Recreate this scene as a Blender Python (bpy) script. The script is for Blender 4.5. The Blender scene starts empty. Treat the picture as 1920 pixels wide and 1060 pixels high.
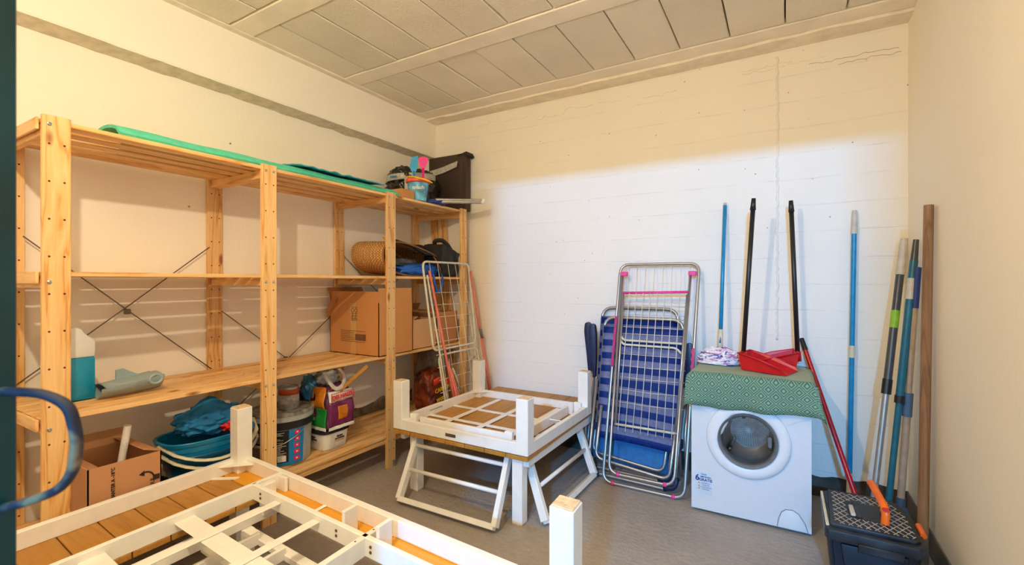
import bpy, bmesh, math, random
from mathutils import Vector, Matrix, noise as mnoise
rnd = random.Random(7)
S = bpy.context.scene
C = S.collection
PI = math.pi
R = math.radians

# ------------------------------------------------------------------ camera, world, lights, exposure
CAMZ = 1.157
cd = bpy.data.cameras.new('camera'); cam = bpy.data.objects.new('camera', cd); C.objects.link(cam)
cam.location = (0, 0, CAMZ); cam.rotation_euler = (R(90), 0, R(30.4))
cd.sensor_width = 36; cd.lens = 868 / 1920 * 36; cd.shift_y = -2 / 1920
cd.clip_start = 0.02
cd.dof.use_dof = True; cd.dof.focus_distance = 2.3; cd.dof.aperture_fstop = 5.6
S.camera = cam
w = bpy.data.worlds.new('world'); S.world = w; w.use_nodes = True
w.node_tree.nodes['Background'].inputs[0].default_value = (0.5, 0.6, 0.8, 1)
w.node_tree.nodes['Background'].inputs[1].default_value = 0.05
S.view_settings.view_transform = 'Standard'; S.view_settings.look = 'None'
S.view_settings.gamma = 1; S.view_settings.use_curve_mapping = False
S.view_settings.exposure = 0.0
S.cycles.max_bounces = 12; S.cycles.diffuse_bounces = 8

WARM = (-0.78, 0.14, 2.15)
ld = bpy.data.lights.new('warm_bulb', 'POINT'); ld.energy = 70; ld.color = (1.0, 0.84, 0.60); ld.shadow_soft_size = 0.022
lo = bpy.data.objects.new('warm_bulb_light', ld); C.objects.link(lo); lo.location = WARM
COOL = (0.475, -2.5, 2.05)
ld = bpy.data.lights.new('cool_lamp', 'AREA'); ld.energy = 212; ld.shape = 'RECTANGLE'; ld.size = 0.17; ld.size_y = 0.035; ld.color = (0.08, 0.42, 1.0)
lo = bpy.data.objects.new('corridor_lamp_light', ld); C.objects.link(lo); lo.location = COOL; lo.rotation_euler = (R(88), 0, R(10))

# ------------------------------------------------------------------ mesh helpers
def nb(): return bmesh.new()

def box(bm, x0, x1, y0, y1, z0, z1, bev=0, M=None, seg=1):
    r = bmesh.ops.create_cube(bm, size=1)
    vs = r['verts']
    for v in vs:
        v.co = Vector(((x0 + x1) / 2 + v.co.x * (x1 - x0), (y0 + y1) / 2 + v.co.y * (y1 - y0), (z0 + z1) / 2 + v.co.z * (z1 - z0)))
    if bev:
        es = list({e for v in vs for e in v.link_edges})
        rr = bmesh.ops.bevel(bm, geom=es, offset=bev, segments=seg, affect='EDGES', profile=0.5)
        vs = list({v for f in rr['faces'] for v in f.verts} | {v for v in vs if v.is_valid})
        vs = list({v for v0 in vs for f in v0.link_faces for v in f.verts})
    if M is not None:
        for v in vs: v.co = M @ v.co
    return vs

def frame_from(d, up=Vector((0, 0, 1))):
    d = Vector(d).normalized(); up = Vector(up)
    x = up.cross(d)
    if x.length < 1e-4: x = Vector((1, 0, 0)).cross(d)
    if x.length < 1e-4: x = Vector((0, 1, 0)).cross(d)
    x.normalize(); y = d.cross(x)
    return x, y, d

def beam(bm, p0, p1, w_, h_, up=(0, 0, 1), bev=0.0):
    """box between two points: w_ across (perpendicular to up), h_ along up"""
    p0 = Vector(p0); p1 = Vector(p1); L = (p1 - p0).length
    x, y, d = frame_from(p1 - p0, up)
    M = Matrix(((x.x, y.x, d.x, p0.x), (x.y, y.y, d.y, p0.y), (x.z, y.z, d.z, p0.z), (0, 0, 0, 1)))
    return box(bm, -w_ / 2, w_ / 2, -h_ / 2, h_ / 2, 0, L, bev, M)

def fillet(pts, r, n=5, closed=False):
    pts = [Vector(p) for p in pts]; out = []; N = len(pts)
    for i, p in enumerate(pts):
        if not closed and i in (0, N - 1): out.append(p); continue
        a = pts[i - 1]; b = pts[(i + 1) % N]
        da = (a - p); db = (b - p); rr = min(r, da.length * 0.49, db.length * 0.49)
        A = p + da.normalized() * rr; B = p + db.normalized() * rr
        for k in range(n + 1):
            t = k / n
            out.append(A * (1 - t) ** 2 + p * 2 * t * (1 - t) + B * t * t)
    return out

def tube(bm, pts, r, seg=8, closed=False, fil=0, cap=True, r2=None, flat=None):
    pts = fillet(pts, fil, 5, closed) if fil else [Vector(p) for p in pts]
    N = len(pts); rings = []; up = None
    for i, p in enumerate(pts):
        if closed: d = pts[(i + 1) % N] - pts[i - 1]
        else: d = pts[min(i + 1, N - 1)] - pts[max(i - 1, 0)]
        if d.length < 1e-7: d = Vector((0, 0, 1))
        d.normalize()
        if up is None:
            x, y, _ = frame_from(d)
        else:
            x = up - d * up.dot(d)
            if x.length < 1e-5: x, _, _ = frame_from(d)
            x.normalize(); y = d.cross(x)
        up = x
        rr = r if r2 is None else r + (r2 - r) * i / max(1, N - 1)
        fl = 1 if flat is None else flat
        rings.append([bm.verts.new(p + x * math.cos(2 * PI * k / seg) * rr + y * math.sin(2 * PI * k / seg) * rr * fl) for k in range(seg)])
    for i in range(N if closed else N - 1):
        a = rings[i]; b = rings[(i + 1) % N]
        for k in range(seg):
            try: bm.faces.new((a[k], a[(k + 1) % seg], b[(k + 1) % seg], b[k]))
            except ValueError: pass
    if cap and not closed:
        bm.faces.new(rings[0][::-1]); bm.faces.new(rings[-1])

def lathe(bm, prof, c=(0, 0, 0), seg=24, M=None, sx=1, sy=1, power=2, a0=0, a1=2 * PI, cap0=True, cap1=True):
    rings = []; full = abs(a1 - a0 - 2 * PI) < 1e-4
    n = seg if full else seg + 1
    for r, z in prof:
        ring = []
        for k in range(n):
            a = a0 + (a1 - a0) * k / seg
            ca, sa = math.cos(a), math.sin(a)
            if power != 2:
                q = (abs(ca) ** power + abs(sa) ** power) ** (-1 / power); ca *= q; sa *= q
            v = Vector((r * ca * sx, r * sa * sy, z))
            if M is not None: v = M @ v
            ring.append(bm.verts.new(v + Vector(c)))
        rings.append(ring)
    for i in range(len(rings) - 1):
        a = rings[i]; b = rings[i + 1]
        for k in range(seg if full else n - 1):
            k2 = (k + 1) % n
            bm.faces.new((a[k], a[k2], b[k2], b[k]))
    if full and cap0 and prof[0][0] > 1e-5: bm.faces.new(rings[0][::-1])
    if full and cap1 and prof[-1][0] > 1e-5: bm.faces.new(rings[-1])

def prism(bm, poly, axis, a, b, bev=0):
    """poly: list of 2D points, extruded along axis ('x','y','z') from a to b"""
    def P(u, v, t):
        return {'x': (t, u, v), 'y': (u, t, v), 'z': (u, v, t)}[axis]
    A = [bm.verts.new(P(u, v, a)) for u, v in poly]; B = [bm.verts.new(P(u, v, b)) for u, v in poly]
    f1 = bm.faces.new(A[::-1]); f2 = bm.faces.new(B); n = len(poly); fs = [f1, f2]
    for i in range(n): fs.append(bm.faces.new((A[i], A[(i + 1) % n], B[(i + 1) % n], B[i])))
    bmesh.ops.recalc_face_normals(bm, faces=fs)
    if bev:
        es = list({e for f in fs for e in f.edges})
        bmesh.ops.bevel(bm, geom=es, offset=bev, segments=2, affect='EDGES', profile=0.5)

def blob(bm, c, s, seed=0, amp=0.15, freq=3.0, sub=4, zmin=None, boxy=0.0, crease=0.0):
    r = bmesh.ops.create_icosphere(bm, subdivisions=sub, radius=1)
    off = Vector((seed * 7.3, seed * 3.1, seed * 1.7))
    for v in r['verts']:
        p = v.co.copy()
        if boxy:
            q = (abs(p.x) ** 6 + abs(p.y) ** 6 + abs(p.z) ** 6) ** (-1 / 6)
            p = p.lerp(p * q, boxy)
        n = mnoise.noise(p * freq + off) + 0.5 * mnoise.noise(p * freq * 2.3 + off)
        if crease:
            n += crease * (abs(mnoise.noise(p * freq * 1.7 + off * 2)) * -2 + 0.4)
        p *= 1 + amp * n
        q = Vector((c[0] + p.x * s[0], c[1] + p.y * s[1], c[2] + p.z * s[2]))
        if zmin is not None and q.z < zmin: q.z = zmin
        v.co = q

def sheet(bm, fn, nu, nv, th=0.0):
    P = [[Vector(fn(i / nu, j / nv)) for j in range(nv + 1)] for i in range(nu + 1)]
    g = [[bm.verts.new(p) for p in r_] for r_ in P]
    for i in range(nu):
        for j in range(nv): bm.faces.new((g[i][j], g[i + 1][j], g[i + 1][j + 1], g[i][j + 1]))
    if th:
        th = abs(th); h = []
        for i in range(nu + 1):
            r_ = []
            for j in range(nv + 1):
                a = P[min(i + 1, nu)][j] - P[max(i - 1, 0)][j]; c = P[i][min(j + 1, nv)] - P[i][max(j - 1, 0)]
                n = a.cross(c); n = n.normalized() if n.length > 1e-12 else Vector((0, 0, 1))
                r_.append(bm.verts.new(P[i][j] - n * th))
            h.append(r_)
        for i in range(nu):
            for j in range(nv): bm.faces.new((h[i][j], h[i][j + 1], h[i + 1][j + 1], h[i + 1][j]))
        for i in range(nu):
            bm.faces.new((g[i][0], h[i][0], h[i + 1][0], g[i + 1][0])); bm.faces.new((g[i][nv], g[i + 1][nv], h[i + 1][nv], h[i][nv]))
        for j in range(nv):
            bm.faces.new((g[0][j], g[0][j + 1], h[0][j + 1], h[0][j])); bm.faces.new((g[nu][j], h[nu][j], h[nu][j + 1], g[nu][j + 1]))

def mesh(name, bm, mats, smooth=False):
    me = bpy.data.meshes.new(name); bm.normal_update(); bm.to_mesh(me); bm.free()
    for m in (mats if isinstance(mats, (list, tuple)) else [mats]): me.materials.append(m)
    if smooth:
        me.polygons.foreach_set('use_smooth', [True] * len(me.polygons))
        if smooth is not True:
            try: me.set_sharp_from_angle(angle=R(smooth))
            except Exception: pass
    return me

def obj(name, bm, m, parent=None, smooth=False, label=None, kind=None, loc=None):
    org = Vector((0, 0, 0))
    root = parent
    while root is not None and root.parent is not None: root = root.parent
    if root is not None: org = Vector(root.location)
    if loc is not None and parent is None: org = Vector(loc)
    for v in bm.verts: v.co -= org
    o = bpy.data.objects.new(name, mesh(name, bm, m, smooth)); C.objects.link(o)
    if parent is not None: o.parent = parent
    elif loc is not None: o.location = org
    if label: o['label'] = label
    if kind: o['kind'] = kind
    return o

def inst(name, me, parent, loc, rot=(0, 0, 0)):
    root = parent
    while root.parent is not None: root = root.parent
    o = bpy.data.objects.new(name, me); C.objects.link(o); o.parent = parent
    o.location = Vector(loc) - Vector(root.location); o.rotation_euler = rot
    return o

def thing(name, label, cat, loc, group=None):
    o = bpy.data.objects.new(name, None); C.objects.link(o); o.location = loc
    o.empty_display_size = 0.05
    o['label'] = label; o['category'] = cat
    if group: o['group'] = group
    return o

def tag(o, label, cat, group=None):
    o['label'] = label; o['category'] = cat
    if group: o['group'] = group
    return o

def text(name, body, size, M, m, parent, ext=0.0004, bold=0.0):
    cu = bpy.data.curves.new(name, 'FONT'); cu.body = body; cu.size = size; cu.extrude = ext; cu.offset = bold
    cu.align_x = 'CENTER'; cu.align_y = 'CENTER'; cu.resolution_u = 3
    t = bpy.data.objects.new(name, cu); C.objects.link(t)
    dg = bpy.context.evaluated_depsgraph_get()
    me = bpy.data.meshes.new_from_object(t.evaluated_get(dg)); bpy.data.objects.remove(t)
    bm = bmesh.new(); bm.from_mesh(me); bpy.data.meshes.remove(me)
    for v in bm.verts: v.co = M @ v.co
    return obj(name, bm, m, parent)

def basis(origin, xd, yd):
    x = Vector(xd).normalized(); y = Vector(yd).normalized(); z = x.cross(y)
    o = Vector(origin)
    return Matrix(((x.x, y.x, z.x, o.x), (x.y, y.y, z.y, o.y), (x.z, y.z, z.z, o.z), (0, 0, 0, 1)))

# ------------------------------------------------------------------ materials
class N:
    def __init__(s, name):
        s.m = bpy.data.materials.new(name); s.m.use_nodes = True; s.t = s.m.node_tree
        s.b = s.t.nodes['Principled BSDF']
    def n(s, typ, **kw):
        o = s.t.nodes.new(typ)
        for k, v in kw.items():
            if k.startswith('i_'):
                key = k[2:].replace('_', ' ')
                o.inputs[int(key) if key.isdigit() else key].default_value = v
            else: setattr(o, k, v)
        return o
    def l(s, a, b): s.t.links.new(a, b)
    def coord(s, scale=(1, 1, 1), rand=False):
        tc = s.n('ShaderNodeTexCoord'); mp = s.n('ShaderNodeMapping'); mp.inputs['Scale'].default_value = scale
        src = tc.outputs['Object']
        if rand:
            oi = s.n('ShaderNodeObjectInfo'); sc = s.n('ShaderNodeVectorMath', operation='SCALE'); sc.inputs[0].default_value = (37, 51, 43)
            s.l(oi.outputs['Random'], sc.inputs['Scale']); ad = s.n('ShaderNodeVectorMath', operation='ADD')
            s.l(src, ad.inputs[0]); s.l(sc.outputs[0], ad.inputs[1]); src = ad.outputs[0]
        s.l(src, mp.inputs[0]); return mp.outputs[0]
    def noise(s, vec, scale=5, detail=4, rough=0.5, dist=0):
        o = s.n('ShaderNodeTexNoise'); o.inputs['Scale'].default_value = scale; o.inputs['Detail'].default_value = detail
        o.inputs['Roughness'].default_value = rough; o.inputs['Distortion'].default_value = dist
        s.l(vec, o.inputs['Vector']); return o.outputs['Fac']
    def ramp(s, fac, stops):
        o = s.n('ShaderNodeValToRGB'); s.l(fac, o.inputs[0]); e = o.color_ramp.elements
        while len(e) < len(stops): e.new(0.5)
        for el, (p, c) in zip(e, stops):
            el.position = p; el.color = (*c, 1) if len(c) == 3 else c
        return o.outputs[0]
    def mix(s, a, b, fac, mode='MIX'):
        o = s.n('ShaderNodeMix', data_type='RGBA', blend_type=mode)
        for x, i in ((fac, 0), (a, 6), (b, 7)):
            if isinstance(x, (int, float)): o.inputs[i].default_value = x
            elif isinstance(x, tuple): o.inputs[i].default_value = (*x, 1) if len(x) == 3 else x
            else: s.l(x, o.inputs[i])
        return o.outputs[2]
    def bump(s, h, strength=0.3, dist=0.01, prev=None):
        o = s.n('ShaderNodeBump'); o.inputs['Strength'].default_value = strength; o.inputs['Distance'].default_value = dist
        s.l(h, o.inputs['Height'])
        if prev is not None: s.l(prev, o.inputs['Normal'])
        s.l(o.outputs[0], s.b.inputs['Normal']); return o.outputs[0]
    def color(s, c):
        if isinstance(c, tuple): s.b.inputs['Base Color'].default_value = (*c, 1)
        else: s.l(c, s.b.inputs['Base Color'])
    def set(s, **kw):
        for k, v in kw.items(): s.b.inputs[k.replace('_', ' ')].default_value = v
        return s

def srgb(r, g, b):
    f = lambda c: (c / 255) / 12.92 if c / 255 <= 0.04045 else ((c / 255 + 0.055) / 1.055) ** 2.4
    return (f(r), f(g), f(b))

def plain(name, c, rough=0.5, metal=0, var=0.06, scale=30, bump=0.0, **kw):
    m = N(name); v = m.coord()
    f = m.noise(v, scale, 3)
    d = tuple(max(0, x * (1 - var * 2.5)) for x in c); u = tuple(min(1, x * (1 + var)) for x in c)
    m.color(m.ramp(f, [(0.3, d), (0.7, u)]))
    m.set(Roughness=rough, Metallic=metal, **kw)
    if bump: m.bump(f, bump, 0.003)
    return m.m

def wood(name, axis, c1, c2, c3, rough=0.45, knots=True, rings=11):
    m = N(name); sc = [rings] * 3; sc['xyz'.index(axis)] = rings * 0.075
    v = m.coord(tuple(sc), rand=True)
    f = m.noise(v, 1.6, 3, 0.5, 0.6)
    mul = m.n('ShaderNodeMath', operation='MULTIPLY'); m.l(f, mul.inputs[0]); mul.inputs[1].default_value = 9.0
    fr = m.n('ShaderNodeMath', operation='PINGPONG'); m.l(mul.outputs[0], fr.inputs[0]); fr.inputs[1].default_value = 1
    col = m.ramp(fr.outputs[0], [(0.0, c1), (0.3, c2), (1.0, c3)])
    fine = m.noise(m.coord(tuple(x * 9 for x in sc), rand=True), 1.5, 2)
    col = m.mix(col, m.ramp(fine, [(0.3, (0.92, 0.90, 0.86)), (0.6, (1, 1, 1))]), 1.0, 'MULTIPLY')
    oi = m.n('ShaderNodeObjectInfo')
    col = m.mix(col, m.ramp(oi.outputs['Random'], [(0, (0.88, 0.86, 0.82)), (1, (1.06, 1.04, 1.0))]), 1.0, 'MULTIPLY')
    if knots:
        ks = [9.0] * 3; ks['xyz'.index(axis)] = 3.4
        vo = m.n('ShaderNodeTexVoronoi'); m.l(m.coord(tuple(ks), rand=True), vo.inputs['Vector']); vo.inputs['Scale'].default_value = 1
        k = m.ramp(vo.outputs['Distance'], [(0.06, (1, 1, 1)), (0.13, (0, 0, 0))])
        col = m.mix(col, srgb(150, 88, 38), k)
    m.color(col); m.set(Roughness=rough); m.bump(fr.outputs[0], 0.06, 0.002)
    return m.m

P1, P2, P3 = srgb(214, 150, 74), srgb(234, 186, 120), srgb(240, 200, 142)
pine = {a: wood('pine_' + a, a, P1, P2, P3) for a in 'xyz'}
brown_deck = {a: wood('deck_' + a, a, srgb(172, 120, 46), srgb(182, 128, 50), srgb(188, 134, 56), 0.5, False, 8) for a in 'xy'}
handle_wood = wood('old_handle_wood', 'z', srgb(124, 90, 62), srgb(140, 104, 72), srgb(156, 120, 86), 0.7, False, 16)
orange_board = wood('orange_board', 'x', srgb(224, 158, 28), srgb(230, 164, 32), srgb(234, 168, 38), 0.4, False, 6)

def wall_mat(name, base, lines=False, bumpy=0.25):
    m = N(name); v = m.coord()
    big = m.noise(v, 1.3, 4, 0.55)
    lo_ = tuple(x * 0.95 for x in base)
    col = m.ramp(big, [(0.3, lo_), (0.7, base)])
    fine = m.noise(m.coord((1, 1, 0.25)), 60, 3, 0.6)
    pits = m.n('ShaderNodeTexVoronoi'); m.l(v, pits.inputs['Vector']); pits.inputs['Scale'].default_value = 13 if lines else 4
    pm = m.noise(v, 2.2, 2)
    pf = m.ramp(pits.outputs['Distance'], [(0.025 if lines else 0.012, (1, 1, 1)), (0.06 if lines else 0.03, (0, 0, 0))])
    pf = m.mix((0, 0, 0), pf, m.ramp(pm, [(0.44 if lines else 0.5, (0, 0, 0)), (0.54 if lines else 0.58, (1, 1, 1))]), 'MIX')
    pit = m.mix((0, 0, 0), pf, 1.0)
    col = m.mix(col, srgb(140, 110, 84), pit)
    nrm = m.bump(fine, bumpy, 0.004)
    if lines:
        # board marks of the formwork: thin horizontal joints, slightly wandering
        tc = m.n('ShaderNodeTexCoord'); sp = m.n('ShaderNodeSeparateXYZ'); m.l(tc.outputs['Object'], sp.inputs[0])
        wob = m.noise(m.coord((1.5, 1, 6)), 2, 2)
        a = m.n('ShaderNodeMath', operation='MULTIPLY_ADD'); m.l(wob, a.inputs[0]); a.inputs[1].default_value = 0.02; m.l(sp.outputs[2], a.inputs[2])
        d = m.n('ShaderNodeMath', operation='PINGPONG'); m.l(a.outputs[0], d.inputs[0]); d.inputs[1].default_value = 0.072
        ln = m.ramp(d.outputs[0], [(0.0, (0, 0, 0)), (0.002, (1, 1, 1))])
        brk = m.ramp(m.noise(m.coord((3, 1, 9)), 2.5, 3), [(0.36, (1, 1, 1)), (0.66, (0, 0, 0))])
        lm = m.mix(ln, (1, 1, 1), brk)
        col = m.mix(tuple(x * 0.86 for x in base), col, lm)
        drips = m.noise(m.coord((14, 1, 1.2)), 2.5, 4)
        nrm = m.bump(drips, 0.25, 0.006, nrm)
        nrm = m.bump(lm, 0.45, 0.003, nrm)
    m.color(col); m.set(Roughness=0.75)
    return m.m

WALL = srgb(246, 238, 222)
m_wall = wall_mat('wall_plaster', WALL)
m_wallr = wall_mat('wall_plaster_right', srgb(246, 238, 220))
m_back = wall_mat('wall_board_marked_concrete', WALL, True, 0.35)
m_block = None
def block_mat():
    m = N('ceiling_block_rough'); v = m.coord(rand=True)
    n1 = m.noise(v, 70, 4, 0.7); n2 = m.noise(v, 3, 3)
    c = srgb(250, 238, 216)
    col = m.ramp(n2, [(0.3, tuple(x * 0.9 for x in c)), (0.7, c)])
    oi = m.n('ShaderNodeObjectInfo')
    col = m.mix(col, m.ramp(oi.outputs['Random'], [(0, (0.9, 0.9, 0.88)), (1, (1, 1, 1))]), 1.0, 'MULTIPLY')
    m.color(col); m.set(Roughness=0.9); m.bump(n1, 0.8, 0.010); return m.m
m_block = block_mat()
m_joist = plain('joist_paint', srgb(248, 236, 214), 0.8, var=0.03, scale=8, bump=0.2)
m_gap = plain('ceiling_gap_dark', srgb(70, 60, 50), 0.9)
m_bandrough = plain('rough_plaster_band', srgb(244, 232, 210), 0.9, var=0.05, scale=12, bump=0.6)
m_soffit = plain('rough_soffit', srgb(226, 214, 190), 0.9, var=0.07, scale=25, bump=0.5)

def floor_mat():
    m = N('grey_painted_concrete'); v = m.coord()
    a = m.noise(v, 2, 4); b = m.noise(v, 45, 4, 0.6); c = m.noise(m.coord((2, 5, 1)), 9, 5, 0.7)
    g = srgb(170, 160, 148)
    col = m.ramp(a, [(0.25, tuple(x * 0.86 for x in g)), (0.75, tuple(x * 1.1 for x in g))])
    col = m.mix(col, m.ramp(c, [(0.35, (0.86, 0.86, 0.86)), (0.6, (1, 1, 1))]), 1.0, 'MULTIPLY')
    spots = m.ramp(m.noise(v, 30, 2, 0.5), [(0.68, (0, 0, 0)), (0.74, (1, 1, 1))])
    col = m.mix(col, srgb(176, 168, 156), spots)
    m.color(col); m.set(Roughness=0.55); n = m.bump(b, 0.6, 0.009); m.bump(c, 0.4, 0.008, n); return m.m
m_floor = floor_mat()
m_base = plain('grey_baseboard', srgb(120, 112, 102), 0.8, var=0.1, scale=14, bump=0.3)
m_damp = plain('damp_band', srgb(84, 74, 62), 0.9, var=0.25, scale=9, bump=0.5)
m_white = plain('white_powder_coated_metal', srgb(240, 236, 226), 0.4, var=0.02, scale=20)
m_cap = plain('cream_leg_cap', srgb(226, 200, 160), 0.7, var=0.12, scale=60)
m_rust = plain('rusty_hole', srgb(110, 66, 34), 0.8)
m_screw = plain('steel_screw', srgb(190, 190, 188), 0.3, 0.9)
m_hole = plain('peg_hole_dark', srgb(90, 48, 20), 0.9)
m_wire = plain('steel_brace_wire', srgb(120, 112, 100), 0.4, 0.6)
m_alu = plain('aluminium_tube', srgb(178, 178, 178), 0.36, 0.85, var=0.03)
m_silver = plain('silver_plastic_tube', srgb(176, 172, 166), 0.35, 0.5)
m_wwire = plain('white_coated_wire', srgb(232, 228, 216), 0.4)
m_cream = plain('cream_plastic', srgb(222, 212, 180), 0.45)
m_cream2 = plain('pale_rack_tube', srgb(216, 212, 192), 0.45)
m_pink = plain('pink_plastic', srgb(240, 70, 150), 0.45)
m_coral = plain('faded_coral_rod', srgb(226, 122, 104), 0.5)
m_navy = plain('navy_plastic', srgb(30, 42, 74), 0.45)
m_black = plain('black_plastic', srgb(30, 30, 30), 0.4)
m_blackbag = plain('black_bag_plastic', srgb(38, 32, 30), 0.22, var=0.1, bump=0.2)
m_blackfab = plain('black_fabric', srgb(34, 32, 30), 0.7, bump=0.3)
m_brownfab = plain('dark_brown_cover', srgb(66, 50, 40), 0.6, var=0.08, scale=6, bump=0.2)
m_tape = plain('silver_tape', srgb(196, 190, 178), 0.4, var=0.12, scale=80, bump=0.4)
m_teal = plain('teal_door_paint', srgb(0, 60, 62), 0.35, var=0.2, scale=8)
hn_ = N('worn_blue_handle'); hn_.color(hn_.ramp(hn_.noise(hn_.coord(), 22, 3), [(0.38, srgb(24, 22, 34)), (0.54, srgb(44, 40, 52)), (0.64, srgb(140, 114, 80))])); hn_.set(Roughness=0.75); m_handle = hn_.m
m_red = plain('red_plastic', srgb(206, 14, 22), 0.35)
m_redp = plain('red_pole_paint', srgb(196, 22, 26), 0.25)
m_blue = plain('blue_bucket_plastic', srgb(0, 122, 172), 0.35)
m_blue2 = plain('dark_blue_bucket_plastic', srgb(0, 82, 124), 0.4)
m_bluepole = plain('blue_pole_paint', srgb(10, 140, 190), 0.3)
m_tealpole = plain('teal_pole_paint', srgb(20, 104, 124), 0.35)
m_grypole = plain('grey_pole_paint', srgb(74, 74, 74), 0.3)
m_greypole = plain('beige_grey_pole', srgb(176, 158, 138), 0.4)
m_bluecloth = plain('blue_cloth', srgb(28, 120, 178), 0.85, var=0.15, scale=12, bump=0.5)
m_redcloth = plain('red_cloth', srgb(236, 40, 44), 0.8)
m_brightblue = plain('bright_blue_fabric', srgb(16, 96, 196), 0.45, var=0.2, scale=10, bump=0.3)
m_greyblue = plain('grey_blue_plastic', srgb(150, 168, 172), 0.45)
m_foam = plain('green_foam', srgb(92, 212, 180), 0.75)
m_foamteal = plain('teal_cloth', srgb(44, 160, 176), 0.75, var=0.12, scale=9, bump=0.3)
m_card = None
def card(name, c):
    m = N(name); v = m.coord((1, 1, 1)); f = m.noise(v, 4, 3); g = m.noise(m.coord((2, 2, 60)), 6, 2)
    m.color(m.ramp(f, [(0.3, tuple(x * 0.92 for x in c)), (0.7, c)])); m.set(Roughness=0.8); m.bump(g, 0.12, 0.001); return m.m
m_card = card('cardboard_brown', srgb(200, 138, 78)); m_card2 = card('cardboard_pale', srgb(206, 158, 108)); m_card3 = card('cardboard_dark', srgb(186, 126, 74))
m_cardtape = plain('clear_tape', srgb(206, 160, 100), 0.15)
m_ink = plain('black_ink', srgb(48, 36, 28), 0.8)
m_inkb = plain('brown_ink', srgb(118, 80, 44), 0.8)
m_paper = plain('white_print', srgb(236, 232, 222), 0.6)
m_redink = plain('red_print', srgb(214, 48, 40), 0.6)
m_magenta = plain('magenta_print', srgb(222, 30, 86), 0.5)
m_orange = plain('orange_plastic', srgb(252, 112, 14), 0.35)
m_orangep = plain('orange_print', srgb(232, 138, 30), 0.35, var=0.15, scale=12)
m_green = plain('green_print', srgb(36, 150, 62), 0.3, var=0.1)
m_purple = plain('purple_print', srgb(126, 42, 92), 0.3, var=0.15)
m_lblue = plain('blue_label', srgb(8, 132, 196), 0.4)
m_dblue = plain('navy_print', srgb(32, 62, 140), 0.5)
m_blklabel = plain('black_label', srgb(26, 26, 28), 0.4)
m_greyplast = plain('clear_grey_tub', srgb(170, 170, 164), 0.3)
m_enamel = plain('washer_white_enamel', srgb(218, 219, 220), 0.25, var=0.01)
m_panel = plain('washer_white_plastic', srgb(228, 228, 228), 0.3, var=0.01)
m_steel = plain('drum_steel', srgb(176, 176, 176), 0.28, 1.0)
m_rubber = plain('grey_rubber', srgb(112, 112, 112), 0.5)
m_yellow = plain('yellow_plastic', srgb(250, 206, 30), 0.4)
m_cyanp = plain('cyan_plastic', srgb(20, 160, 214), 0.35)
m_magp = plain('hot_pink_plastic', srgb(244, 20, 140), 0.35)
m_gripgrey = plain('pale_grip', srgb(206, 198, 182), 0.5)
m_strap = plain('tan_leather', srgb(178, 96, 52), 0.6)
m_toolbox = plain('dusty_black_toolbox', srgb(42, 46, 52), 0.45, var=0.3, scale=14)
m_toolpale = plain('dusty_toolbox_ridge', srgb(196, 184, 164), 0.7, var=0.15, scale=60)
m_navybody = plain('navy_black_toolbox', srgb(22, 34, 50), 0.4, var=0.3, scale=8)
m_lime = plain('lime_label', srgb(150, 200, 40), 0.5)
m_mud = plain('peeling_damp_patch', srgb(150, 130, 104), 0.9, var=0.22, scale=18, bump=0.8)

def glassy(name, c, rough=0.1, trans=1.0, alpha=1.0, ior=1.3):
    m = N(name); m.color(c); m.set(Roughness=rough, IOR=ior, Alpha=alpha); m.b.inputs['Transmission Weight'].default_value = trans; return m.m
m_glass = glassy('washer_glass', (0.92, 0.93, 0.95), 0.02, 1.0, 1, 1.12)
m_jug = glassy('translucent_jug', srgb(236, 236, 230), 0.5, 0.2)
m_liquid = plain('blue_screenwash', srgb(20, 140, 180), 0.2, var=0.04)
m_clear = glassy('clear_plastic_bag', srgb(220, 216, 208), 0.25, 0.7)
m_bulb = N('lit_bulb'); m_bulb.b.inputs['Emission Color'].default_value = (1, 0.8, 0.5, 1); m_bulb.b.inputs['Emission Strength'].default_value = 2; m_bulb = m_bulb.m

def weave(name, c1, c2):
    m = N(name); v = m.coord((1, 1, 1))
    br = m.n('ShaderNodeTexNoise'); m.l(v, br.inputs['Vector']); br.inputs['Scale'].default_value = 90
    m.color(m.ramp(br.outputs['Fac'], [(0.35, c1), (0.62, c2)])); m.set(Roughness=0.8); m.bump(br.outputs['Fac'], 0.7, 0.004); return m.m
def straw():
    m = N('woven_straw'); tc = m.n('ShaderNodeTexCoord'); br = m.n('ShaderNodeTexBrick'); m.l(tc.outputs['UV'], br.inputs['Vector'])
    br.inputs['Scale'].default_value = 1; br.inputs['Mortar Size'].default_value = .13; br.inputs['Brick Width'].default_value = 1.0; br.inputs['Row Height'].default_value = .62
    br.inputs['Color1'].default_value = (*srgb(214, 166, 98), 1); br.inputs['Color2'].default_value = (*srgb(234, 194, 128), 1); br.inputs['Mortar'].default_value = (*srgb(140, 92, 44), 1)
    m.color(br.outputs['Color']); m.set(Roughness=0.8); m.bump(br.outputs['Fac'], -0.6, 0.004); return m.m
m_straw = straw()
m_mop = weave('mop_strands', srgb(226, 216, 220), srgb(250, 246, 244))

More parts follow.
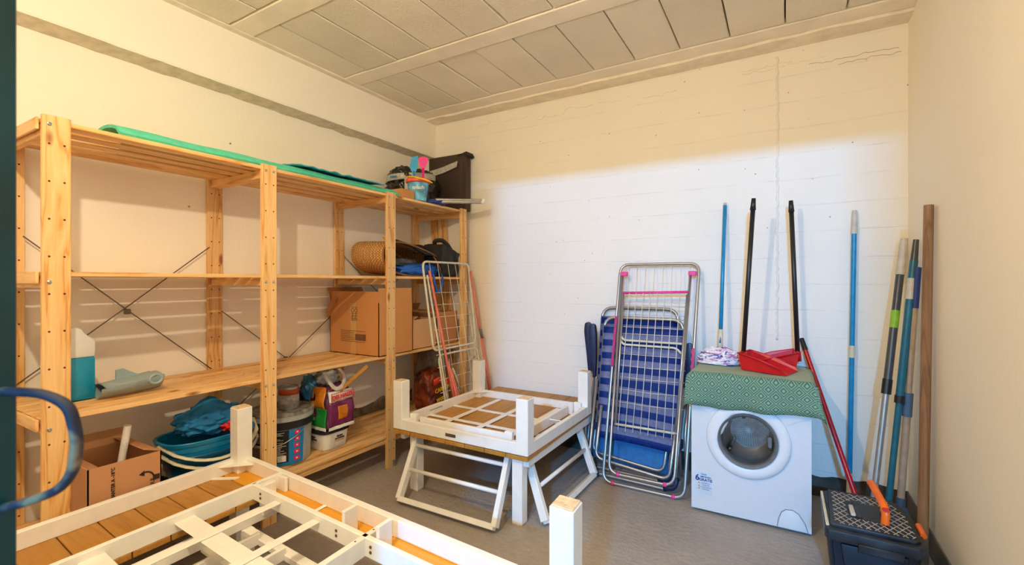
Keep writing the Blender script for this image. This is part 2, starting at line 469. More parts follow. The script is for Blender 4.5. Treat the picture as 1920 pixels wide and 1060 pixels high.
def stripes():
    m = N('blue_white_striped_mesh'); tc = m.n('ShaderNodeTexCoord'); sp = m.n('ShaderNodeSeparateXYZ'); m.l(tc.outputs['UV'], sp.inputs[0])
    a = m.n('ShaderNodeMath', operation='MULTIPLY'); m.l(sp.outputs[1], a.inputs[0]); a.inputs[1].default_value = 8.6
    f = m.n('ShaderNodeMath', operation='FRACT'); m.l(a.outputs[0], f.inputs[0])
    col = m.ramp(f.outputs[0], [(0.0, srgb(16, 60, 150)), (0.46, srgb(22, 70, 160)), (0.5, srgb(170, 172, 208)), (0.97, srgb(160, 164, 204)), (1.0, srgb(16, 60, 150))])
    t = m.n('ShaderNodeTexNoise'); m.l(tc.outputs['Object'], t.inputs['Vector']); t.inputs['Scale'].default_value = 60
    col = m.mix(col, m.ramp(t.outputs['Fac'], [(0.3, (0.75, 0.75, 0.8)), (0.6, (1, 1, 1))]), 1.0, 'MULTIPLY')
    m.color(col); m.set(Roughness=0.6); return m.m
m_stripe = stripes()

def diamonds():
    m = N('green_diamond_cloth'); tc = m.n('ShaderNodeTexCoord'); sp = m.n('ShaderNodeSeparateXYZ'); m.l(tc.outputs['UV'], sp.inputs[0])
    def tri(out):
        a = m.n('ShaderNodeMath', operation='PINGPONG'); m.l(out, a.inputs[0]); a.inputs[1].default_value = 0.5; return a.outputs[0]
    u, v = tri(sp.outputs[0]), tri(sp.outputs[1])
    s_ = m.n('ShaderNodeMath', operation='ADD'); m.l(u, s_.inputs[0]); m.l(v, s_.inputs[1])   # 0..1, diamonds about the lattice points
    L = srgb(186, 216, 186); D = srgb(104, 152, 128)
    col = m.ramp(s_.outputs[0], [(0.0, L), (0.11, L), (0.14, D), (0.25, D), (0.28, L), (0.34, L), (0.37, D), (0.45, D), (0.48, L), (0.52, L)])
    # mirror the second half
    mm = m.n('ShaderNodeMath', operation='PINGPONG'); m.l(s_.outputs[0], mm.inputs[0]); mm.inputs[1].default_value = 0.5
    m.t.links.new(mm.outputs[0], col.node.inputs[0])
    t = m.n('ShaderNodeTexNoise'); m.l(tc.outputs['Object'], t.inputs['Vector']); t.inputs['Scale'].default_value = 200
    gt = m.n('ShaderNodeMath', operation='GREATER_THAN'); m.l(sp.outputs[1], gt.inputs[0]); gt.inputs[1].default_value = 7.05
    col = m.mix(srgb(206, 220, 196), col, gt.outputs[0])
    m.color(col); m.set(Roughness=0.85); m.bump(t.outputs['Fac'], 0.3, 0.002); return m.m
m_cloth = diamonds()

# ------------------------------------------------------------------ the room
XL, XR, YB, YF, ZC = -2.60, 0.536, 2.99, -0.62, 2.467
def struct(name, bm, m, parent=None, smooth=False):
    o = obj(name, bm, m, parent, smooth)
    if parent is None: o['kind'] = 'structure'
    return o
b = nb(); box(b, XL - .1, XR + .1, -3.4, YB + .1, -.1, 0); struct('floor', b, m_floor)
b = nb(); box(b, XL - .1, XL, YF - .1, YB + .1, 0, 2.6); struct('wall_left', b, m_wall)
b = nb(); box(b, XL, XR, YB, YB + .1, 0, 2.6); wb = struct('wall_back', b, m_back)
b = nb(); box(b, XR, XR + .1, YF - .1, YB + .1, 0, 2.6); struct('wall_right', b, m_wallr)
b = nb(); box(b, XL, -.38, YF - .1, YF, 0, 2.6); box(b, -.38, .455, YF - .1, YF, 2.0, 2.6); box(b, .455, XR, YF - .1, YF, 0, 2.6)
struct('wall_front', b, m_wall)
# corridor beyond the doorway (behind the camera)
b = nb(); box(b, -1.5, -1.4, -3.4, YF - .1, 0, 2.6); box(b, 1.4, 1.5, -3.4, YF - .1, 0, 2.6); box(b, -1.5, 1.5, -3.5, -3.4, 0, 2.6); box(b, XR, 1.5, YF - .1, YF, 0, 2.6)
struct('wall_corridor', b, m_wall)
b = nb(); box(b, -1.5, 1.5, -3.5, YF - .1, 2.5, 2.6); struct('trim_1', b, m_joist)
# vertical formwork seam and old plaster edges on the back wall
b = nb()
z = .83; x = -.03
pts = []
while z < 2.42:
    pts.append((x + rnd.uniform(-.005, .005), YB - .001, z)); z += .018
tube(b, pts, .009, 6, flat=.7)
obj('formwork_seam', b, m_back, wb, True)
b = nb()
for k in range(7):
    x0 = rnd.uniform(-2.2, .3); zz = 2.38 - rnd.uniform(0, .05)
    pts = [(x0 + i * .03, YB - .001, zz + rnd.uniform(-.012, .012)) for i in range(8)]
    tube(b, pts, .003, 5, flat=.6)
obj('plaster_edge', b, m_back, wb, True)
for (xa, xb, zz) in ((.12, .50, 2.335), (.25, .52, 2.31), (-.2, .05, 2.372), (.02, .2, 2.362)):
    b = nb(); pts = []; n = int((xb - xa) / .02)
    for i in range(n + 1): pts.append((xa + i * .02, YB - .0005, zz + .10 * 0 + .012 * mnoise.noise(Vector((i * .7, zz * 9, 0))) + rnd.uniform(-.005, .005)))
    tube(b, pts, .0022, 5, flat=.5)
    obj('crack', b, m_bandrough if xa < .1 else plain('crack_dark', srgb(196, 172, 136), .9), wb, True)
# ceiling: slab, joists, hollow blocks
b = nb(); box(b, XL - .1, XR + .1, YF, YB + .1, ZC + .035, ZC + .12); ceil = struct('ceiling', b, m_gap)
for y0, y1 in ((2.024, 2.149), (1.31, 1.435), (.596, .721), (-.118, .007)):
    b = nb(); box(b, -2.5, XR, y0 + .003, y1 - .003, ZC - .004, ZC + .04, .002); obj('joist', b, m_joist, ceil)
bms = []
for k in range(6):
    b = nb()
    box(b, -.1235, .1235, -.289, .289, 0, .04, .004)
    bmesh.ops.subdivide_edges(b, edges=[e for e in b.edges if e.calc_length() > .2], cuts=5, use_grid_fill=True)
    for v in b.verts:
        if v.co.z < .02:
            q = Vector((v.co.x * 9 + k * 5, v.co.y * 9, k * 3.0)); d_ = mnoise.noise(q)
            v.co.z += d_ * .002; v.co.x += d_ * .0025; v.co.y += mnoise.noise(q * 1.7) * .002
    bms.append(mesh('block', b, m_block))
for r_, (yc, xoff) in enumerate(((2.443, -.375), (1.73, -1.59), (1.015, -1.30), (.30, -1.41))):
    k = -9
    for k in range(-9, 10):
        xc = xoff + k * .254
        if xc < -2.58 or xc > XR + .06: continue
        o = inst('block', bms[(k + r_ * 3) % 6], ceil, (xc, yc, ZC + rnd.uniform(-.003, .003)), (rnd.uniform(-.003, .003), rnd.uniform(-.004, .004), rnd.uniform(-.006, .006)))
# plaster fillers against the beam and the back wall
b = nb(); box(b, -2.5, -2.44, YF, 2.74, ZC - .007, ZC + .04, .002)
obj('plaster_strip', b, m_bandrough, ceil)
b = nb(); box(b, -2.5, XR, 2.738, 2.86, ZC - .006, ZC + .04, .002); obj('joist', b, m_joist, ceil)
b = nb()
box(b, -2.5, XR, 2.86, YB, ZC - .02, ZC + .04)
bmesh.ops.subdivide_edges(b, edges=[e for e in b.edges if e.calc_length() > 1], cuts=60)
for v in b.verts:
    if v.co.z < ZC and v.co.y < 2.9: v.co.y += mnoise.noise(Vector((v.co.x * 7, 0, 0))) * .014; v.co.z += mnoise.noise(Vector((v.co.x * 4, 5, 0))) * .006
obj('plaster_band', b, m_bandrough, ceil)
# concrete beam along the left wall
b = nb()
NB = 70
prof = lambda y: [(-2.605, 2.165 + .012 * mnoise.noise(Vector((y * 9, 1, 0)))), (-2.492, 2.178 + .005 * mnoise.noise(Vector((y * 12, 3, 0)))), (-2.488, 2.188), (-2.482, ZC + .03), (-2.605, ZC + .03)]
rings = []
for i in range(NB + 1):
    y = YF + (YB - YF) * i / NB
    rings.append([b.verts.new((px, y, pz)) for px, pz in prof(y)])
for i in range(NB):
    for k in range(5):
        f = b.faces.new((rings[i][k], rings[i][(k + 1) % 5], rings[i + 1][(k + 1) % 5], rings[i + 1][k]))
        f.material_index = 1 if k == 0 else 0
bmesh.ops.recalc_face_normals(b, faces=b.faces)
struct('trim_2', b, [m_wall, m_soffit])
# painted skirting
b = nb(); box(b, XR - .006, XR, YF, YB, 0, .11, .002); struct('baseboard_right', b, m_base)
b = nb()
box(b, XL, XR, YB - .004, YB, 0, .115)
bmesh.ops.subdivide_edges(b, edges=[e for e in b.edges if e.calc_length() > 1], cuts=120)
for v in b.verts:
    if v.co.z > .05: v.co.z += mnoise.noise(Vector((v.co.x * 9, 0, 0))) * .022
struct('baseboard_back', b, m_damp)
b = nb()
sheet(b, lambda u, v: (-2.597, 1.75 + u * 1.2, .10 + v * (.06 + .13 * (.5 + .5 * math.sin(u * 2.6 - .6)) * (1 + .5 * mnoise.noise(Vector((u * 9, 0, 2)))))), 60, 6)
for f in b.faces: f.normal_flip()
struct('trim_3', b, m_mud)

# warm bulb on its cord
t = thing('pendant_bulb', 'warm bare bulb hanging on a short cord by the doorway', 'lamp', (WARM[0], WARM[1], ZC))
b = nb(); tube(b, [(WARM[0], WARM[1], ZC + .02), (WARM[0], WARM[1], 2.27)], .003, 6); obj('cord', b, m_black, t)
b = nb(); lathe(b, [(.004, 2.28), (.018, 2.27), (.018, 2.225), (.014, 2.22)], (WARM[0], WARM[1], 0), 16); obj('lamp_holder', b, m_black, t)
t = thing('corridor_lamp', 'cool white lamp on the corridor wall', 'lamp', (COOL[0], COOL[1], COOL[2]))
b = nb(); tube(b, [(COOL[0], COOL[1], 2.5), (COOL[0], COOL[1], COOL[2] + .12)], .005, 6); obj('cord', b, m_black, t)
b = nb(); lathe(b, [(.02, .12), (.1, .10), (.1, .09), (.02, .11)], COOL, 20); obj('lamp_shade', b, m_white, t)

# ------------------------------------------------------------------ teal door and its pull
E_ = Vector((-.672, .152, 0)); Hn = Vector((-.40, -.60, 0)); dd = (E_ - Hn).normalized(); nn = Vector((dd.y, -dd.x, 0))
b = nb(); beam(b, Hn + Vector((0, 0, .99)) - nn * .02, E_ + Vector((0, 0, .99)) - nn * .02, .04, 1.96, (0, 0, 1), .002)
door = struct('door_1', b, m_teal)
b = nb()
hp = E_ - dd * .02
fw = Vector((-math.sin(R(30.4)), math.cos(R(30.4)), 0)); rt = Vector((fw.y, -fw.x, 0))
base = E_ - dd * .012
tube(b, [base + Vector((0, 0, 1.048)), base + rt * .040 + Vector((0, 0, 1.046)), base + rt * .066 + Vector((0, 0, 1.034)), base + rt * .074 + Vector((0, 0, 1.0)), base + rt * .070 + Vector((0, 0, .968)), base + rt * .056 + Vector((0, 0, .950)), base + rt * .024 + Vector((0, 0, .938)), base + Vector((0, 0, .932))], .0062, 10, fil=.012, flat=.7)
obj('door_handle', b, m_handle, door, True, label='worn blue metal pull loop')

# ------------------------------------------------------------------ pine shelving unit
unit = thing('shelving_unit', 'long pine shelving unit with four slatted levels along the left wall', 'shelves', (-2.34, 1.71, 0))
PY = [.566, 1.31, 2.10, 2.855]
SH = [1.70, 1.19, .70, .205]
FX, BX = -2.108, -2.585
def post_mesh():
    b = nb(); box(b, -.009, .009, -.036, .036, 0, 1.71, .0015); return mesh('post', b, pine['z'])
pm_ = post_mesh()
def holes_mesh():
    b = nb()
    for k in range(13):
        for s in (-1, 1):
            M = Matrix.Translation((.0093, s * .019, .115 + k * .125)) @ Matrix.Rotation(PI / 2, 4, 'Y')
            bmesh.ops.create_circle(b, cap_ends=True, segments=8, radius=.0035, matrix=M)
    return mesh('peg_hole', b, m_hole)
hm_ = holes_mesh()
b = nb(); lathe(b, [(.0062, 0), (.0062, .002), (.003, .0035), (.0015, .002)], seg=10, M=Matrix.Rotation(PI / 2, 4, 'Y')); sm_ = mesh('screw', b, m_screw, 40)
for i, y in enumerate(PY):
    for x in (FX, BX):
        p = inst('post', pm_, unit, (x, y, 0))
        h = bpy.data.objects.new('peg_hole', hm_); C.objects.link(h); h.parent = p; h['kind'] = 'stuff'
        if x == FX:
            for zz in SH:
                for s in ((-1, 1) if i else (-1,)):
                    q = bpy.data.objects.new('screw', sm_); C.objects.link(q); q.parent = p; q.location = (.0095, s * .019, zz - .035 if zz < 1.6 else zz - .02)
            br = nb(); box(br, FX - .012, FX + .012, y + .0365, y + .0385, .0, .05)
b = nb(); box(b, -.033, .033, -.39, .39, -.008, .008, .0015); slat = mesh('slat', b, pine['y'])
b = nb(); box(b, -.225, .225, -.011, .011, -.019, .019, .0015); bat = mesh('batten', b, pine['x'])
for bay in range(3):
    y0, y1 = PY[bay] - (.036 if bay == 0 else 0), PY[bay + 1] + (.036 if bay == 2 else 0)
    for zz in SH:
        for k in range(5):
            o = inst('slat', slat, unit, (-2.142 - k * .1, (y0 + y1) / 2 + .0, zz - .008))
            o.scale = (1, (y1 - y0 - .004) / .78, 1)
        for yy in (PY[bay] + (.012 if bay else -.02), PY[bay + 1] - (.012 if bay < 2 else -.02)):
            inst('batten', bat, unit, (-2.347, yy, zz - .035))
    if True:   # lower shelf front board
        b = nb(); box(b, FX - .030, FX - .010, y0, y1, .155, .188, .0015); obj('front_rail', b, pine['y'], unit)
for (y0, z0, y1, z1) in ((PY[0] + .03, 1.335, PY[1] - .02, .70), (PY[0] - .03, .72, PY[1] - .03, 1.335), (PY[1] + .03, 1.00, PY[2] - .02, .40), (PY[1] + .03, .41, PY[2] - .03, .96), (PY[2] + .03, 1.335, PY[3] - .02, .75), (PY[2] + .03, .75, PY[3] - .02, 1.335)):
    b = nb(); tube(b, [(-2.575, y0, z0), (-2.572, (y0 + y1) / 2, (z0 + z1) / 2 - .003), (-2.575, y1, z1)], .0026, 6); obj('brace_wire', b, m_wire, unit, True)
for yy, zz in ((.93, 1.02), (1.705, .695), (2.48, 1.04)):
    b = nb(); box(b, -2.578, -2.568, yy - .013, yy + .013, zz - .012, zz + .012, .003); obj('brace_plate', b, m_wire, unit)
b = nb(); box(b, FX - .012, FX + .0105, PY[2] + .008, PY[2] + .0375, .004, .045, .001); obj('corner_bracket', b, m_screw, unit)

for zz in SH:
    b = nb(); box(b, -2.576, FX - .0095, .519, .5275, zz - .040, zz + .0, .0015); obj('end_board', b, pine['x'], unit)

# ------------------------------------------------------------------ leaning pine planks behind the shelf
for k, (dx, wd, dy) in enumerate(((0, .062, 0), (.070, .034, .012), (.112, .036, .004))):
    b = nb()
    zt = 1.69 - k * .01
    x0 = -2.50 + dx
    beam(b, (x0 + .15, 2.955 - dy, .0), (x0 + .01, 2.968 - dy, zt), wd, .016, (0, 1, 0), .002)
    tag(obj('pine_plank', b, pine['z'], loc=(x0 + .15, 2.955, 0)), ('wide pine plank, left of three leaning in the corner behind the shelving', 'narrow middle pine plank of three leaning in the corner behind the shelving', 'narrow right-hand pine plank of three leaning behind the shelf end post')[k], 'plank', 'planks behind the shelving')

# ------------------------------------------------------------------ things on the top shelf
b = nb()
def matfn(u, v):
    y = .75 + u * 1.46; x = -2.42 + v * .28
    return Vector((x, y, 1.704 + .048 * math.sin(v * PI) ** .5 * (1 - .0 * u) + .002 * math.sin(u * 25)))
sheet(b, matfn, 50, 8, -.012)
tag(obj('foam_mat', b, m_foam, smooth=40, loc=(-2.4, 1.48, 1.70)), 'mint green foam mat lying along the top shelf', 'mat')
b = nb()
def clf(u, v):
    y = 1.50 + u * .58; x = -2.44 + v * .30
    return Vector((x, y, 1.755 + .016 * math.sin(v * PI) + .007 * mnoise.noise(Vector((u * 12, v * 5, 1)))))
sheet(b, clf, 50, 14, -.006)
tag(obj('folded_cloth', b, m_foamteal, smooth=True, loc=(-2.37, 1.8, 1.71)), 'folded dark teal cloth draped on the green foam mat', 'cloth')
# small flat cardboard box
t = thing('flat_box', 'small closed flat cardboard box under the toy bucket on the top shelf', 'box', (-2.23, 2.27, 1.70))
b = nb(); box(b, -2.37, -2.115, 2.205, 2.325, 1.701, 1.757, .002); obj('carton', b, m_card, t)
b = nb(); box(b, -2.37, -2.113, 2.25, 2.28, 1.757, 1.7578); obj('tape', b, m_cardtape, t)
# toy bucket
BC = (-2.150, 2.40)
t = thing('toy_bucket', 'blue and white toy beach bucket with red rim and yellow handle', 'bucket', (BC[0], BC[1], 1.70))
b = nb(); lathe(b, [(.05, 1.702), (.054, 1.704), (.074, 1.832), (.070, 1.832), (.050, 1.712)], (BC[0], BC[1], 0), 28); obj('body', b, plain('toy_bucket_blue', srgb(110, 190, 226), .4, var=.25, scale=22), t, 40)
b = nb(); lathe(b, [(.072, 1.822), (.082, 1.828), (.084, 1.846), (.078, 1.852), (.070, 1.846), (.070, 1.826)], (BC[0], BC[1], 0), 28); obj('rim', b, plain('toy_rim_red', srgb(240, 96, 70), .4, var=.15, scale=30), t, 40)
cm = Vector((.67, -.74, 0)); rr = Vector((.8625, .506, 0)); q0 = Vector((BC[0], BC[1], 1.85)) + cm * .088
b = nb(); tube(b, [q0 - rr * .082 + Vector((0, 0, .008)) - cm * .03, q0 - rr * .03 + Vector((0, 0, .002)), q0 + rr * .05 - Vector((0, 0, .018)), q0 + rr * .094 - Vector((0, 0, .032)) - cm * .03], .005, 8); obj('handle', b, m_yellow, t, True)
text('lettering', 'splash', .034, basis(Vector((BC[0], BC[1], 1.785)) + cm * .071, (.78, .63, 0), (0, 0, 1)), m_paper, t, .0015, .0006)
def spade(name, dx, z0, z1, wd, m, label, blade):
    t = thing(name, label, 'toy spade', (BC[0] + dx * .8625, BC[1] + dx * .506, 1.73))
    o = Vector((BC[0] + dx * .8625, BC[1] + dx * .506, 0))
    b = nb(); tube(b, [o + Vector((0, 0, 1.73)), o + Vector((0, 0, z0 + .01))], .008, 8); obj('stem', b, m, t, True)
    b = nb(); poly = blade
    A = []; B = []
    for u, v in poly:
        p = o + rr * (u * wd) + Vector((0, 0, z0 + v * (z1 - z0)))
        A.append(b.verts.new(p + cm * .004)); B.append(b.verts.new(p - cm * .002))
    b.faces.new(A); b.faces.new(B[::-1]); n = len(A)
    for i in range(n): b.faces.new((A[i], B[i], B[(i + 1) % n], A[(i + 1) % n]))
    bmesh.ops.recalc_face_normals(b, faces=b.faces); obj('blade', b, m, t)
spade('toy_spade', -.030, 1.90, 2.015, .028, m_cyanp, 'bright blue toy spade standing blade-up in the toy bucket', [(-.4, 0), (.4, 0), (.95, .3), (1.05, 1.0), (-.55, .9), (-1, .3)])
spade('toy_spade', .034, 1.92, 2.005, .034, m_magp, 'hot pink toy spade standing blade-up in the toy bucket', [(-.25, 0), (.25, 0), (.95, .6), (.9, .95), (0, 1.03), (-.95, .95), (-.9, .5)])
# black cushion parcel and bag
t = thing('wrapped_panel', 'large flat square parcel in dark brown fabric standing against the back wall', 'parcel', (-2.32, 2.93, 1.70))
b = nb(); box(b, -2.48, -2.115, 2.895, 2.965, 1.702, 2.15, .006)
bmesh.ops.subdivide_edges(b, edges=b.edges[:], cuts=5, use_grid_fill=True)
for v in b.verts: v.co.y += -.008 * abs(mnoise.noise(Vector((v.co.x * 6 + v.co.z * 5, 1, v.co.z * 3)))) if v.co.y < 2.93 else 0
obj('cover', b, m_brownfab, t, 50)
b = nb(); box(b, -2.145, -2.105, 2.89, 2.90, 1.71, 2.14, .002); obj('edge_seam', b, m_brownfab, t)
b = nb(); prism(b, [(-2.19, 2.135), (-2.10, 2.157), (-2.085, 2.125), (-2.11, 2.118), (-2.14, 2.14)], 'y', 2.885, 2.975, .002); obj('corner_flap', b, m_blackfab, t)
b = nb(); prism(b, [(-2.46, 1.995), (-2.32, 2.012), (-2.19, 2.045), (-2.178, 2.09), (-2.32, 2.060), (-2.46, 2.042)], 'y', 2.876, 2.884); obj('tape_band', b, m_tape, t)
t = thing('bin_bag_bundle', 'shiny black bin bag bundle bound with silver tape on the top shelf', 'bag', (-2.42, 2.62, 1.70))
b = nb(); blob(b, (-2.42, 2.64, 1.855), (.15, .20, .155), 3, .12, 2.6, 5, 1.702, .45, .5); obj('bag', b, m_blackbag, t, True)
b = nb()
def band(u, v):
    a = -2.9 + u * 3.3
    return Vector((-2.42 + .166 * math.cos(a), 2.64 + .215 * math.sin(a), 1.90 + v * .045 + .02 * math.sin(a + .4)))
sheet(b, band, 40, 3, .002); obj('tape_band', b, m_tape, t, True)
b = nb(); sheet(b, lambda u, v: Vector((-2.42, 2.64, 0)) + Vector((.168 * math.cos(-1.0 + v * .2), .218 * math.sin(-1.0 + v * .2), 1.74 + u * .18)), 12, 3, .002); obj('tape_band', b, m_tape, t, True)
text('lettering', 'Altex', .03, basis((-2.40, 2.418, 1.905), (1, 0, 0), (0, 0, 1)), m_lblue, t, .001, .0006)
# tubes and navy cloth
b = nb(); blob(b, (-2.155, 2.56, 1.715), (.09, .10, .022), 5, .25, 3, 4, 1.702); tag(obj('navy_pouch', b, m_dblue, smooth=True, loc=(-2.15, 2.56, 1.70)), 'crumpled navy fabric bundle beside the silver tubes', 'bundle')
for k, (ox, oy, oz, lb) in enumerate(((0, 0, .030, 'silver grey tube, upper of the pair poking past the top shelf end'), (.008, -.022, .013, 'silver grey tube, lower of the pair poking past the top shelf end'))):
    t = thing('silver_tube', lb, 'tube', (-2.0 + ox, 2.64 + oy, 1.70), 'silver tubes on the top shelf')
    b = nb(); tube(b, [(-2.12 + ox, 2.545 + oy, 1.703 + oz), (-1.86 + ox, 2.745 + oy, 1.706 + oz)], .0115, 12); obj('barrel', b, m_silver, t, 40)
    b = nb(); tube(b, [(-1.86 + ox, 2.745 + oy, 1.706 + oz), (-1.845 + ox, 2.757 + oy, 1.706 + oz)], .013, 12); obj('end_cap', b, m_paper, t, 40)

# ------------------------------------------------------------------ second shelf: straw basket, bags
t = thing('straw_basket', 'woven straw basket lying on its side on the second shelf', 'basket', (-2.33, 2.42, 1.19))
b = nb()
def bas(s, a):
    # s 0 at the mouth .. 1 at the base
    X0 = -2.165 - s * .36
    sh = 1 - .30 * s ** 3
    ca, sa = math.cos(a), math.sin(a)
    q = (abs(ca) ** 2.4 + abs(sa) ** 2.4) ** (-1 / 2.4)
    y = 2.41 + .345 * ca * q * sh - .02 * s
    hh = .118 - .030 * (ca * q) - (0.02 * (1 - s))
    if s > .93: sh2 = (1 - s) / .07
    else: sh2 = 1
    y = 2.41 + (y - 2.41) * (.05 + .95 * sh2)
    zc = 1.195 + hh
    zz = zc + hh * sa * q * (.3 + .7 * sh2 if s > .93 else 1) * (1 - .12 * s)
    rdg = .0011 * math.sin(s * 110) + .0015 * math.sin(a * 60)
    return Vector((X0 + .05 * (1 - s) * (ca * q) * -.6, y + rdg * ca, max(1.193, zz + rdg * sa)))
NS, NA = 56, 120
g = [[b.verts.new(bas(i / NS, 2 * PI * k / NA)) for k in range(NA)] for i in range(NS + 1)]
uvl = b.loops.layers.uv.new('UVMap')
for i in range(NS):
    for k in range(NA):
        f = b.faces.new((g[i][k], g[i][(k + 1) % NA], g[i + 1][(k + 1) % NA], g[i + 1][k]))
        for l_, uv in zip(f.loops, ((k, i), (k + 1, i), (k + 1, i + 1), (k, i + 1))): l_[uvl].uv = (uv[0] * .42, uv[1] * .34)
b.faces.new(g[-1])
obj('basket_body', b, m_straw, t, True)
b = nb(); tube(b, [bas(0, 2 * PI * k / 60) for k in range(60)], .006, 6, closed=True); obj('rim', b, m_straw, t, True)
b = nb(); tube(b, [(-2.15, 2.56, 1.335), (-2.125, 2.575, 1.29), (-2.12, 2.60, 1.24), (-2.13, 2.615, 1.215)], .010, 6, flat=.3); obj('strap', b, m_strap, t, True)
b = nb(); blob(b, (-2.20, 2.46, 1.235), (.06, .22, .045), 8, .25, 3, 4, 1.197, 0, .6); tag(obj('blue_cloth_heap', b, m_brightblue, smooth=True, loc=(-2.2, 2.46, 1.19)), 'bright blue crumpled fabric spilling from the straw basket', 'fabric')
b = nb(); tube(b, [(-2.12, 2.50, 1.22), (-2.098, 2.50, 1.20), (-2.092, 2.505, 1.13), (-2.092, 2.53, 1.075), (-2.092, 2.57, 1.095), (-2.095, 2.60, 1.18), (-2.12, 2.61, 1.21)], .012, 6, flat=.25, fil=.03)
tag(obj('blue_strap', b, m_brightblue, smooth=True, loc=(-2.1, 2.53, 1.19)), 'bright blue strap loop hanging over the second shelf edge', 'strap')
b = nb(); blob(b, (-2.25, 2.33, 1.285), (.07, .15, .034), 12, .2, 3, 4, None, 0, .6); tag(obj('grey_umbrella_cloth', b, plain('grey_nylon', srgb(80, 78, 80), .5, var=.2, scale=12, bump=.3), smooth=True, loc=(-2.22, 2.35, 1.19)), 'dark grey folded nylon stuffed in the straw basket', 'fabric')
b = nb(); tube(b, [(-2.20, 2.17, 1.437), (-2.20, 2.22, 1.428), (-2.19, 2.38, 1.40), (-2.18, 2.50, 1.352), (-2.17, 2.55, 1.345)], .017, 8, flat=.6)
tag(obj('umbrella', b, m_blackfab, smooth=True, loc=(-2.2, 2.3, 1.40)), 'black folded umbrella resting on top of the straw basket', 'umbrella')
b = nb(); prism(b, [(2.105, 1.437), (2.16, 1.436), (2.165, 1.41), (2.14, 1.416)], 'x', -2.19, -2.17, .001); tag(obj('yellow_tag', b, m_yellow, loc=(-2.18, 2.13, 1.41)), 'yellow pointed tag lying on the straw basket', 'tag')
t = thing('black_tote', 'black fabric tote bag slumped at the right end of the second shelf', 'bag', (-2.2, 2.74, 1.19))
b = nb()
box(b, -2.33, -2.125, 2.63, 2.82, 1.192, 1.40, .01); bmesh.ops.subdivide_edges(b, edges=b.edges[:], cuts=9, use_grid_fill=True)
for v in b.verts:
    k = (v.co.z - 1.192) / .2; n = mnoise.noise(v.co * 9)
    v.co.x += n * .035 + .02 * mnoise.noise(v.co * 22) + (.02 * k); v.co.y += .03 * k * mnoise.noise(Vector((v.co.z * 7, v.co.x * 7, 3))); v.co.z += k * (-.05 * (v.co.y - 2.72) / .1 * .6 + .02 * mnoise.noise(v.co * 14))
obj('bag_body', b, m_blackfab, t, True)
b = nb(); tube(b, [(-2.22, 2.66, 1.41), (-2.20, 2.63, 1.455), (-2.16, 2.67, 1.46), (-2.14, 2.71, 1.425), (-2.13, 2.74, 1.38)], .016, 8, flat=.35, fil=.02); obj('handle', b, m_blackfab, t, True)
b = nb(); blob(b, (-2.36, 2.62, 1.395), (.07, .09, .035), 4, .2, 3, 3); obj('top_fold', b, m_blackfab, t, True)

# ------------------------------------------------------------------ third shelf
# screenwash jug
t = thing('screenwash_jug', 'translucent plastic jug two-thirds full of blue liquid on the third shelf', 'jug', (-2.40, .665, .70))
b = nb(); prism(b, [(.635, .865), (.735, .865), (.735, .925), (.728, .935), (.705, .955), (.695, .975), (.680, .982), (.635, .978)], 'x', -2.49, -2.31, .008); obj('jug_upper', b, m_jug, t, 40)
b = nb(); prism(b, [(.64, .702), (.73, .702), (.735, .712), (.735, .867), (.635, .867), (.635, .712)], 'x', -2.49, -2.31, .008); obj('liquid', b, m_liquid, t, 40)
b = nb(); lathe(b, [(.022, .975), (.022, 1.0), (.018, 1.003)], (-2.40, .664, 0), 16); obj('cap', b, m_black, t, 40)
# grey moulded spout
t = thing('plastic_funnel', 'grey-blue moulded plastic funnel tray with ring spout beside the jug', 'funnel', (-2.3, .85, .70))
b = nb()
def fun(u, v):
    y = .735 + u * .20; hw = .055 * math.sin(min(1, u * 1.2 + .25) * PI * .55 + .3); a = PI * v
    zz = .703 + (.040 + .022 * u) * (1 - math.sin(a)) ** .8 + .006 * u
    return Vector((-2.30 + hw * 1.3 * math.cos(a), y, zz))
sheet(b, fun, 24, 14, .004); obj('tray', b, m_greyblue, t, 50)
b = nb(); sheet(b, lambda u, v: Vector((-2.36 + .12 * v, .745 + u * .19, .742 + .02 * u + .012 * math.sin(v * PI))), 12, 6, .004); obj('top_plate', b, m_greyblue, t, 50)
b = nb(); tube(b, [(-2.235 + 0, .905 + .022 * math.cos(a * PI / 8), .755 + .018 * math.sin(a * PI / 8)) for a in range(16)], .006, 8, closed=True); obj('ring', b, m_greyblue, t, True)
b = nb(); prism(b, [(.80, .755), (.80, .80), (.825, .803), (.87, .775), (.885, .76)], 'x', -2.325, -2.315, .002); obj('fin', b, m_greyblue, t)
